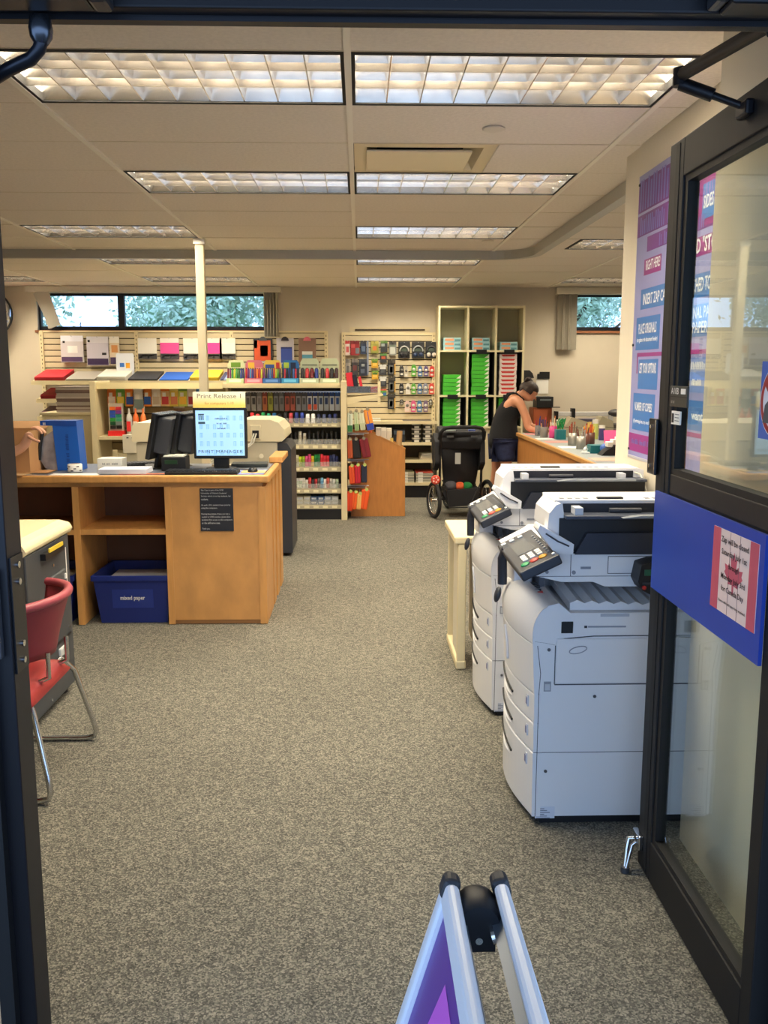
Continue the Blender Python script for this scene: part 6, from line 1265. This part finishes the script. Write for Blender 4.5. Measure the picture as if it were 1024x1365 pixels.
# ---------------------------------------------------------------- jogging stroller
st = thing('stroller', 'black jogging stroller with big spoked wheels seen from behind', 'stroller', (1.08, 9.85, 0))
FAB = mat((20, 20, 26), .8, var=.15, scale=14); TYRE = mat((34, 34, 36), .8); FRM = mat((44, 44, 48), .35, metal=.6)
def wheel(c, r, yaw):
    d = Vector((math.cos(yaw), math.sin(yaw), 0)); e = Vector((-math.sin(yaw), math.cos(yaw), 0)); c = Vector(c)
    ring = lambda rr_: [c + e * rr_ * math.cos(a) + Vector((0, 0, rr_ * math.sin(a))) for a in [2 * PI * k / 28 for k in range(28)]]
    w_ = MB().tube(ring(r - .02), .021, 8, closed=True).build('wheel', TYRE, st)
    MB().tube(ring(r - .045), .008, 6, closed=True).build('rim', CHROME, w_)
    MB().cyl(c - d * .03, c + d * .03, .022, n=12).build('hub', CHROME, w_)
    for k in range(10):
        a = 2 * PI * k / 10; MB().cyl(c + d * .01 * (1 if k % 2 else -1), c + e * (r - .045) * math.cos(a) + Vector((0, 0, (r - .045) * math.sin(a))), .0025, n=5).build('spoke', CHROME, w_)
wheel((.81, 9.72, .2), .2, .28); wheel((1.42, 9.9, .2), .2, .28); wheel((1.03, 10.45, .17), .17, .25)
MB().tube([(.83, 9.73, .2), (1.12, 9.82, .22), (1.40, 9.9, .2)], .014, 8).build('axle', FRM, st)
for x0, y0, x1, y1 in ((.88, 9.76, .87, 9.66), (1.35, 9.88, 1.34, 9.78)):
    MB().tube([(x0, y0 + .05, .2), (x0 - .005, y0, .5), (x1, y1, .85), (x1 + .005 , y1 - .04, .97)], .014, 8).build('frame_tube', FRM, st)
MB().tube([(.9, 9.8, .24), (1.0, 10.2, .2), (1.03, 10.45, .17)], .016, 8).tube([(1.34, 9.9, .24), (1.1, 10.25, .2), (1.04, 10.45, .17)], .016, 8).build('front_fork', FRM, st)
MB().tube([(.855, 9.64, .87), (.865, 9.6, .94), (.9, 9.58, .985), (.97, 9.58, 1.0), (1.24, 9.62, 1.0), (1.31, 9.64, .985), (1.345, 9.67, .94), (1.345, 9.72, .86)], .02, 10).build('handle', mat((26, 26, 28), .8), st)
def seat_back(u, v):
    x = .875 + .455 * u; k = 1 - v
    wob = .02 * math.sin(9 * v + 3 * u)
    taper = .055 * (1 - v) ** 1.5
    return (x + taper * (1 - 2 * u), 9.72 + .10 * u + .18 * k * .6 + .06 * math.sin(PI * u) * (0.4 + .6 * k) * -1 + wob, .34 + .60 * v)
so = MB().grid(seat_back, 14, 14).build('seat_back', FAB, st); thicken(so, .03)
MB().prism([(9.70, .86), (9.86, .95), (10.1, .98), (10.3, .9), (10.35, .78), (10.2, .82), (9.9, .8), (9.74, .74)], 'x', .87, 1.33).build('canopy', FAB, st, bev=.03, seg=3)
for x in (.815, 1.31): MB().prism([(9.68, .60), (9.72, .84), (9.95, .92), (10.2, .84), (10.1, .62), (9.9, .5)], 'x', x, x + .05).build('side_wing', FAB, st, bev=.02, seg=2)
MB().prism([(.90, .30), (1.32, .33), (1.27, .14), (.97, .12)], 'y', 9.72, 10.1).build('basket', FAB, st, bev=.03, seg=3)
MB().tube([(.9, 9.72, .42), (.94, 9.71, .34), (.97, 9.7, .12), (1.2, 9.7, .12), (1.28, 9.72, .3), (1.33, 9.74, .4)], .008, 6).tube([(1.18, 9.7, .15), (1.24, 9.66, .1), (1.31, 9.7, .12)], .012, 6).build('basket_strap', BLACK, st)
sl_ = B(1.03, 1.09, 9.655, 9.66, .6, .72).build('care_label', mat((170, 172, 170), .6), st)
for x0 in (.94, 1.2): B(x0, x0 + .07, 9.66, 9.67, .885, .905).build('buckle_patch', mat((90, 92, 94), .5), st)
B(.93, 1.03, 9.62, 9.70, .955, .965).build('clear_tray', mat((150, 154, 156), .3), st); B(1.17, 1.24, 9.63, 9.69, .955, .97).build('blue_note', mat((90, 110, 190), .6), st)
for (x, c, r, nme) in ((1.0, (70, 70, 78), .075, 'grey rolled blanket'), (1.10, (206, 92, 50), .06, 'orange cloth'), (1.18, (30, 120, 60), .06, 'green cloth')):
    o = MB().ball((x, 9.8, .34), (r, .06, r * .8), 12, 8).build('folded_cloth', mat(c, .9, var=.1, scale=20)); tag(o, nme + ' in the stroller basket', 'cloth', 'things in the stroller basket')
fl = thing('flower_tag', 'small red patterned tag hanging from stroller frame', 'tag', (.82, 9.64, .41))
MB().lathe((.82, 9.65, .43), [(.05, 0), (.052, .006), (.04, .012)], 16, 'y').build('tag_body', mat((214, 70, 50), .6), fl)
for k in range(5): MB().lathe((.82 + .026 * math.cos(k * 1.257), 9.638, .43 + .026 * math.sin(k * 1.257)), [(.01, 0), (.008, .002)], 8, 'y').build('dot', mat((236, 200, 190), .6), fl)

# ---------------------------------------------------------------- customer leaning on the counter
wm = thing('person', 'person in black tank top and denim shorts leaning on counter, hair tied up', 'person', (1.66, 10.3, 0))
SK2 = mat((214, 152, 118), .5, var=.04, scale=12, name='skin_tan')
# pelvis, spine, neck, head / right arm (near) / left arm / legs
J = [(1.665, 10.32, .86), (1.665, 10.32, 1.0), (1.69, 10.31, 1.13), (1.745, 10.30, 1.245), (1.80, 10.29, 1.305), (1.845, 10.28, 1.335), (1.90, 10.275, 1.355), (1.95, 10.27, 1.32),
     (1.80, 10.13, 1.245), (1.855, 10.09, 1.10), (1.885, 10.06, .955), (1.97, 10.02, .935), (2.03, 10.0, .93),
     (1.83, 10.44, 1.25), (1.93, 10.47, 1.10), (1.98, 10.44, .96), (2.08, 10.32, .935), (2.13, 10.27, .93),
     (1.65, 10.245, .80), (1.665, 10.22, .62), (1.685, 10.20, .45), (1.66, 10.21, .25), (1.645, 10.215, .075), (1.73, 10.19, .03),
     (1.64, 10.395, .80), (1.61, 10.42, .62), (1.60, 10.43, .45), (1.575, 10.44, .25), (1.56, 10.44, .075), (1.645, 10.43, .03)]
E_ = [(0, 1), (1, 2), (2, 3), (3, 4), (4, 5), (5, 6), (6, 7), (3, 8), (8, 9), (9, 10), (10, 11), (11, 12), (3, 13), (13, 14), (14, 15), (15, 16), (16, 17), (0, 18), (18, 19), (19, 20), (20, 21), (21, 22), (22, 23), (0, 24), (24, 25), (25, 26), (26, 27), (27, 28), (28, 29)]
Rr = [.13, .118, .115, .105, .055, .05, .085, .07, .055, .045, .04, .032, .026, .055, .045, .04, .032, .026, .09, .082, .06, .056, .038, .034, .09, .082, .06, .056, .038, .034]
wb_ = skin_mesh('body', J, E_, Rr, SK2, wm)
for dy, ln in ((-.03, .06), (-.01, .075), (.01, .07), (.028, .055)):
    b0 = Vector((2.045, 10.0 + dy * .7, .925)); skin_mesh('finger', [b0, b0 + Vector((ln * .5, dy * .2, .004)), b0 + Vector((ln * .9, dy * .25, -.012))], [(0, 1), (1, 2)], [.010, .009, .0075], SK2, wb_, sub=1)
    b1_ = Vector((2.15, 10.26 + dy * .7, .925)); skin_mesh('finger', [b1_, b1_ + Vector((ln * .5, -.02 + dy * .2, .004)), b1_ + Vector((ln * .9, -.03 + dy * .25, -.012))], [(0, 1), (1, 2)], [.010, .009, .0075], SK2, wb_, sub=1)
for b0 in (Vector((2.02, 9.975, .93)), Vector((2.12, 10.235, .93))): skin_mesh('finger', [b0, b0 + Vector((.03, -.012, -.002)), b0 + Vector((.05, -.008, -.008))], [(0, 1), (1, 2)], [.012, .010, .008], SK2, wb_, sub=1)
# face looking down to the counter
hc = Vector((1.935, 10.272, 1.352)); fw = Vector((.78, 0, -.62)); upv = Vector((.62, 0, .78)); sdv = Vector((0, 1, 0))
MB().ball((0, 0, 0), (.092, .075, .108), 20, 14).rot(Matrix((fw, sdv, upv)).transposed()).move(hc).build('head', SK2, wb_)
def face_pt(a, b, c): return hc + fw * a + sdv * b + upv * c
MB().add([face_pt(.085, -.012, -.02), face_pt(.085, .012, -.02), face_pt(.118, 0, -.03), face_pt(.09, 0, .02)], [(0, 1, 2), (1, 3, 2), (3, 0, 2), (0, 3, 1)]).build('nose', SK2, wb_)
for s in (-1, 1):
    p = face_pt(.078, .032 * s, .008); MB().ball(p, (.011, .011, .008), 10, 6).build('eye', mat((240, 236, 230), .3), wb_); MB().ball(face_pt(.087, .033 * s, .007), .005, 8, 5).build('iris', mat((60, 40, 30), .3), wb_)
    MB().ball(face_pt(-.005, .076 * s, -.005), (.016, .01, .026), 10, 6).build('ear', SK2, wb_)
MB().ball(face_pt(.083, 0, -.055), (.010, .022, .007), 10, 6).build('mouth', mat((170, 84, 80), .5), wb_)
HR = mat((52, 36, 30), .6, var=.25, scale=40, bump=.3)
hm = MB()
def hair_cap(u, v):
    a = 2 * PI * u; q = PI * .60 * v
    d = upv * math.cos(q) + (fw * math.cos(a) + sdv * math.sin(a)) * math.sin(q)
    r = .112 + .006 * math.sin(9 * a) * math.sin(q)
    k = .72 if (math.cos(a) > .3 and v > .62) else 1.0
    return hc - fw * .022 + upv * .008 + d * r * k
hm.grid(hair_cap, 24, 10).build('hair', HR, wm)
bun = MB()
for k in range(9):
    a = 2 * PI * k / 9; bun.ball(hc - fw * .09 + upv * .085 + Vector((.03 * math.cos(a), .03 * math.sin(a * 2), .028 * math.sin(a))), .024, 8, 6)
bun.build('hair_bun', HR, wm)
for k in range(8):
    MB().tube([hc - fw * .09 + upv * .02, hc - fw * (.11 + .01 * (k % 3)) + sdv * (.015 * (k - 4)), hc - fw * .10 - upv * (.05 + .01 * (k % 3)) + sdv * (.018 * (k - 4))], [.012, .009, .003], 5).build('loose_strand', HR, wm)
MB().tube([hc - fw * .10 + upv * .095 + Vector((.032 * math.cos(a), .012 * math.sin(a), .03 * math.sin(a))) for a in [2 * PI * k / 14 for k in range(14)]], .007, 6, closed=True).build('hair_tie', BLACK, wm)
TT = mat((18, 18, 24), .85)
skin_mesh('tank_top', [(1.65, 10.32, .66), (1.652, 10.32, .80), (1.66, 10.32, .94), (1.668, 10.32, 1.03), (1.70, 10.31, 1.13), (1.752, 10.30, 1.17), (1.80, 10.295, 1.215)], [(0, 1), (1, 2), (2, 3), (3, 4), (4, 5), (5, 6)], [.18, .195, .17, .152, .15, .148, .11], TT, wm)
for y in (10.235, 10.375):
    MB().tube([(1.70, y, 1.19), (1.655, y + (10.305 - y) * .3, 1.25), (1.70, y, 1.335), (1.77, y - (10.305 - y) * .2, 1.345), (1.86, y, 1.27), (1.85, y, 1.2)], .012, 6).build('shoulder_strap', TT, wm)
MB().tube([(1.66, 10.305, 1.2), (1.645, 10.305, 1.25), (1.66, 10.305, 1.29)], .012, 6).build('racer_strap', TT, wm)
skin_mesh('shorts', [(1.665, 10.32, .76), (1.66, 10.23, .72), (1.67, 10.215, .62), (1.67, 10.215, .56), (1.655, 10.40, .74), (1.645, 10.41, .62), (1.645, 10.41, .56)], [(0, 1), (1, 2), (2, 3), (0, 4), (4, 5), (5, 6)], [.15, .13, .116, .112, .13, .11, .106], mat((40, 48, 84), .85, var=.2, scale=30), wm)
for (x, y) in ((1.67, 10.2), (1.585, 10.43)):
    MB().ball((x + .025, y, .028), (.115, .048, .028), 14, 8).build('shoe', mat((60, 56, 54), .7), wm)

# ---------------------------------------------------------------- counter on the right and the things on it
ct = thing('service_counter', 'long maple fronted counter beyond the photocopiers', 'counter', (2.2, 7.5, 0))
B(1.79, 1.82, 4.75, 10.14, 0, .872).build('front_panel', BW, ct); B(1.77, 2.74, 4.72, 10.15, .872, .90).build('laminate_top', mat((150, 158, 160), .4), ct)
B(1.768, 1.80, 4.72, 10.15, .865, .905).build('edge_trim', WOOD2, ct, bev=.006); B(1.82, 2.7, 10.1, 10.12, 0, .872).build('end_panel', BW, ct); B(2.68, 2.7, 4.75, 10.1, 0, .872).build('rear_panel', BW, ct)
CT = .9005
def cup(x, y, r, h, c, label, pens, clear=False, mesh=False, pc=None):
    t = thing('pencil_cup', label, 'pencil cup', (x, y, CT), 'pencil cups on the counter')
    m = mat(c, .35, alpha=.5) if clear else mat(c, .4, metal=.5 if mesh else 0)
    MB().lathe((x, y, CT), [(r * .9, 0), (r, h * .02), (r, h), (r * .92, h), (r * .88, .006)], 16).build('cup_wall', m, t)
    for k in range(pens):
        a = 2.4 * k; rad = r * .55; cc = pc[k % len(pc)]
        p = MB().cyl((x + rad * .6 * math.cos(a), y + rad * .6 * math.sin(a), CT + .008), (x + rad * 1.5 * math.cos(a), y + rad * 1.5 * math.sin(a), CT + h * 1.35 + .02 * (k % 4)), .0055, n=6).build('pencil', mat(cc, .5), t)
cup(1.94, 9.72, .04, .11, (150, 150, 150), 'clear cup of markers nearest the leaning person', 6, True, pc=[(40, 50, 130), (170, 30, 60), (40, 60, 150)])
cup(1.945, 9.45, .042, .11, (170, 166, 156), 'second clear cup of pens on the counter', 7, True, pc=[(226, 170, 120), (60, 60, 70), (40, 60, 120), (200, 60, 60)])
cup(2.02, 9.35, .042, .125, (206, 60, 130), 'magenta cup of pens on the counter', 5, pc=[(240, 220, 190), (230, 140, 90)])
t = thing('pencil_cup', 'teal square cup with green pencils on the counter', 'pencil cup', (2.06, 9.2, CT), 'pencil cups on the counter')
TEAL = mat((20, 110, 118), .4); B(2.01, 2.11, 9.15, 9.25, CT, CT + .1).build('cup_wall', TEAL, t, bev=.004)
for k in range(9): MB().cyl((2.03 + .009 * (k % 3) * 3, 9.18 + .02 * (k // 3), CT + .09), (2.02 + .012 * k, 9.18 + .02 * (k // 3), CT + .19 + .012 * (k % 3)), .006, n=6).build('pencil', mat((30, 150, 80), .5), t)
cup(2.0, 8.4, .045, .12, (150, 146, 138), 'wire mesh cup with reddish pens on the counter', 8, mesh=True, pc=[(190, 90, 50), (150, 70, 60), (110, 90, 80)])
cup(1.985, 8.02, .042, .115, (160, 156, 148), 'wire mesh cup with thin pens nearer the entrance wall', 6, mesh=True, pc=[(150, 130, 110), (110, 60, 50), (190, 190, 180)])
cup(2.2, 8.6, .06, .11, (96, 60, 50), 'brown cup packed with orange and yellow pencils', 14, pc=[(226, 110, 40), (240, 170, 60), (230, 90, 40), (236, 200, 100)])
cup(2.13, 8.45, .04, .11, (110, 70, 60), 'small brown cup beside the orange pencils', 6, pc=[(220, 130, 90), (120, 60, 50)])
t = thing('card_tray', 'teal tray with blue tape dispenser on the counter', 'tray', (2.0, 7.65, CT)); B(1.96, 2.10, 7.58, 7.70, CT, CT + .07).build('tray_body', TEAL, t, bev=.004)
MB().ball((2.08, 7.55, CT + .05), (.05, .03, .04), 12, 8).build('blue_tape', mat((80, 120, 206), .4), t)
t = thing('card_holder', 'black stepped holder full of white cards on the counter', 'card holder', (2.1, 7.45, CT)); MB().prism([(2.0, CT), (2.22, CT), (2.22, CT + .13), (2.12, CT + .09), (2.04, CT + .04)], 'y', 7.38, 7.52).build('holder_body', BLACK, t)
for k in range(4): B(2.06 + .04 * k, 2.1 + .04 * k, 7.40, 7.50, CT + .07 + .02 * k, CT + .11 + .02 * k).build('white_card', PAPER, t)
t = thing('stapler', 'small white stapler on the counter edge', 'stapler', (1.93, 7.62, CT)); B(1.89, 1.95, 7.55, 7.63, CT, CT + .015).build('stapler_base', WHITEP, t, bev=.004); MB().tube([(1.9, 7.56, CT + .03), (1.92, 7.6, CT + .045), (1.94, 7.62, CT + .03)], .012, 8).build('stapler_arm', WHITEP, t)
for k in range(2):
    x, y = ((2.3, 9.6), (2.85 - .2, 9.75))[k]
    t = thing('label_printer', ('beige sloped receipt printer on the counter behind the pen cups', 'beige sloped receipt printer at the far side of counter')[k], 'receipt printer', (x, y, CT), 'receipt printers on the counter')
    BG = mat((176, 166, 140), .5)
    a = .11 if k == 0 else .08
    MB().prism([(x - a, CT), (x + a, CT), (x + a * 1.1, CT + .09), (x + a, CT + .16), (x - a * .5, CT + .21), (x - a * 1.05, CT + .12)], 'y', y - .1, y + .1).build('printer_case', BG, t, bev=.01)
    MB().prism([(x - a * 1.08, CT + .10), (x + a * 1.13, CT + .085), (x + a * 1.13, CT + .092), (x - a * 1.08, CT + .107)], 'y', y - .102, y + .102).build('case_seam', mat((110, 104, 90), .6), t); B(x - a * .4, x + a * .6, y - .103, y - .1, CT + .02, CT + .06).build('front_panel', mat((196, 188, 164), .5), t)
t = thing('document_folder', 'bright pink folder leaning on the counter', 'folder', (2.4, 8.4, CT)); B(2.32, 2.55, 8.46, 8.475, CT, CT + .14).rot(RX(-.3), (2.4, 8.47, CT)).build('folder_cover', mat((236, 90, 150), .6), t); B(2.325, 2.545, 8.476, 8.48, CT, CT + .135).rot(RX(-.3), (2.4, 8.47, CT)).build('folder_back', mat((210, 70, 130), .6), t)
for k, (x0, x1, y0, y1, c, lb) in enumerate(((1.82, 2.0, 9.15, 9.33, (240, 240, 240), 'white sheet under the pen cups on the counter'), (1.84, 2.02, 8.12, 8.32, (236, 238, 244), 'white sheet beside the wire cups'), (1.84, 2.3, 8.75, 8.95, (226, 150, 140), 'pink printed strip across the counter middle'), (1.84, 2.3, 9.85, 10.05, (220, 130, 130), 'pink printed strip at the far counter end'), (1.84, 2.4, 6.95, 7.2, (232, 170, 150), 'pink printed strip nearest the entrance wall'), (2.15, 2.35, 9.05, 9.12, (206, 150, 90), 'tan ruler strip beside the teal cup'))):
    tag(B(x0, x1, y0, y1, CT, CT + .0015).build('counter_sheet', mat(c, .6)), lb, 'sheet', 'sheets on the counter')
for k, (x, y, c, h, lb) in enumerate(((2.12, 9.85, (236, 170, 130), .13, 'peach paper roll standing among the pen cups'), (2.2, 9.9, (214, 220, 150), .16, 'pale yellow tube standing behind the pencils'), (2.42, 9.2, (206, 214, 120), .2, 'lime tube standing behind the orange pencils'), (2.45, 9.05, (70, 60, 120), .15, 'purple tube standing behind the orange pencils'))):
    t = thing('marker_tube', lb, 'tube', (x, y, CT), 'tubes on the counter'); MB().cyl((x, y, CT), (x, y, CT + h * .8), .03, n=14).build('tube_body', mat(c, .5), t); MB().cyl((x, y, CT + h * .8), (x, y, CT + h), .031, n=14).build('tube_cap', mat((236, 232, 220), .5), t)
# back bench with trimmer, cabinet and wall pockets
bn = thing('work_bench', 'low work bench along the back wall behind the counter', 'bench', (3.0, 11.4, 0))
B(2.2, 4.3, 11.1, YB - .005, .84, .88).build('bench_top', mat((120, 112, 100), .5), bn); B(2.22, 2.26, 11.15, 11.65, 0, .84).build('bench_leg', CREAM, bn); B(4.2, 4.24, 11.15, 11.65, 0, .84).build('bench_leg', CREAM, bn); B(2.26, 4.2, 11.62, 11.64, .1, .84).build('bench_back', mat((90, 80, 70), .6), bn)
tr = thing('paper_trimmer', 'long white rotary paper trimmer with black head on the back bench', 'paper trimmer', (2.8, 11.35, .88))
B(2.42, 3.3, 11.2, 11.55, .88, .93).build('trimmer_table', mat((70, 66, 64), .5), tr); B(2.45, 3.18, 11.28, 11.32, 1.03, 1.085).build('rail', mat((226, 226, 226), .3, metal=.3), tr, bev=.006); B(2.45, 2.49, 11.26, 11.34, .93, 1.09).build('rail_post', BLACK, tr); B(3.14, 3.18, 11.26, 11.34, .93, 1.09).build('rail_post', WHITEP, tr)
B(2.66, 2.70, 11.24, 11.36, .98, 1.13).build('cutter_stop', BLACK, tr, bev=.006); MB().ball((3.22, 11.28, 1.07), (.1, .07, .05), 12, 8).build('cutter_head', mat((54, 54, 58), .5), tr); B(2.55, 3.1, 11.3, 11.5, .93, .99).build('roller_cover', mat((96, 92, 120), .5), tr)
cb_ = thing('wood_cabinet', 'small reddish wood cabinet standing on the back bench', 'cabinet', (2.33, 11.5, .88)); B(2.2, 2.44, 11.4, 11.68, .88, 1.13).build('cabinet_body', mat((150, 74, 40), .5, var=.1, scale=5), cb_, bev=.004); B(2.21, 2.43, 11.393, 11.4, .89, 1.12).build('door', mat((164, 84, 46), .5, var=.1, scale=5), cb_)
bxp = thing('label_printer', 'black compact printer on top of the wood cabinet', 'printer', (2.34, 11.5, 1.13)); B(2.24, 2.45, 11.38, 11.65, 1.131, 1.27).build('printer_case', BLACK, bxp, bev=.006); B(2.28, 2.42, 11.376, 11.38, 1.22, 1.24).build('display', mat((110, 120, 124), .3), bxp); B(2.40, 2.52, 11.3, 11.38, 1.135, 1.145).build('paper_tray', BLACK, bxp)
wp1 = thing('wall_pocket', 'black wall file pocket beside the cubby unit', 'file pocket', (2.14, YB, 1.35)); B(2.11, 2.20, YB - .08, YB - .002, 1.28, 1.5).build('pocket_body', BLACK, wp1, bev=.004); MB().prism([(2.11, 1.5), (2.26, 1.5), (2.24, 1.56), (2.2, 1.6), (2.11, 1.6)], 'y', YB - .01, YB - .002).build('pocket_back', mat((36, 36, 38), .5), wp1)
wp2 = thing('wall_sheet', 'white sheet held by black clip on the back wall', 'sheet', (2.36, YB, 1.3)); B(2.29, 2.45, YB - .006, YB - .002, 1.3, 1.54).build('paper', PAPER, wp2); MB().prism([(2.3, 1.49), (2.46, 1.49), (2.46, 1.58), (2.33, 1.58), (2.33, 1.55), (2.3, 1.55)], 'y', YB - .02, YB - .006).build('clip', BLACK, wp2)
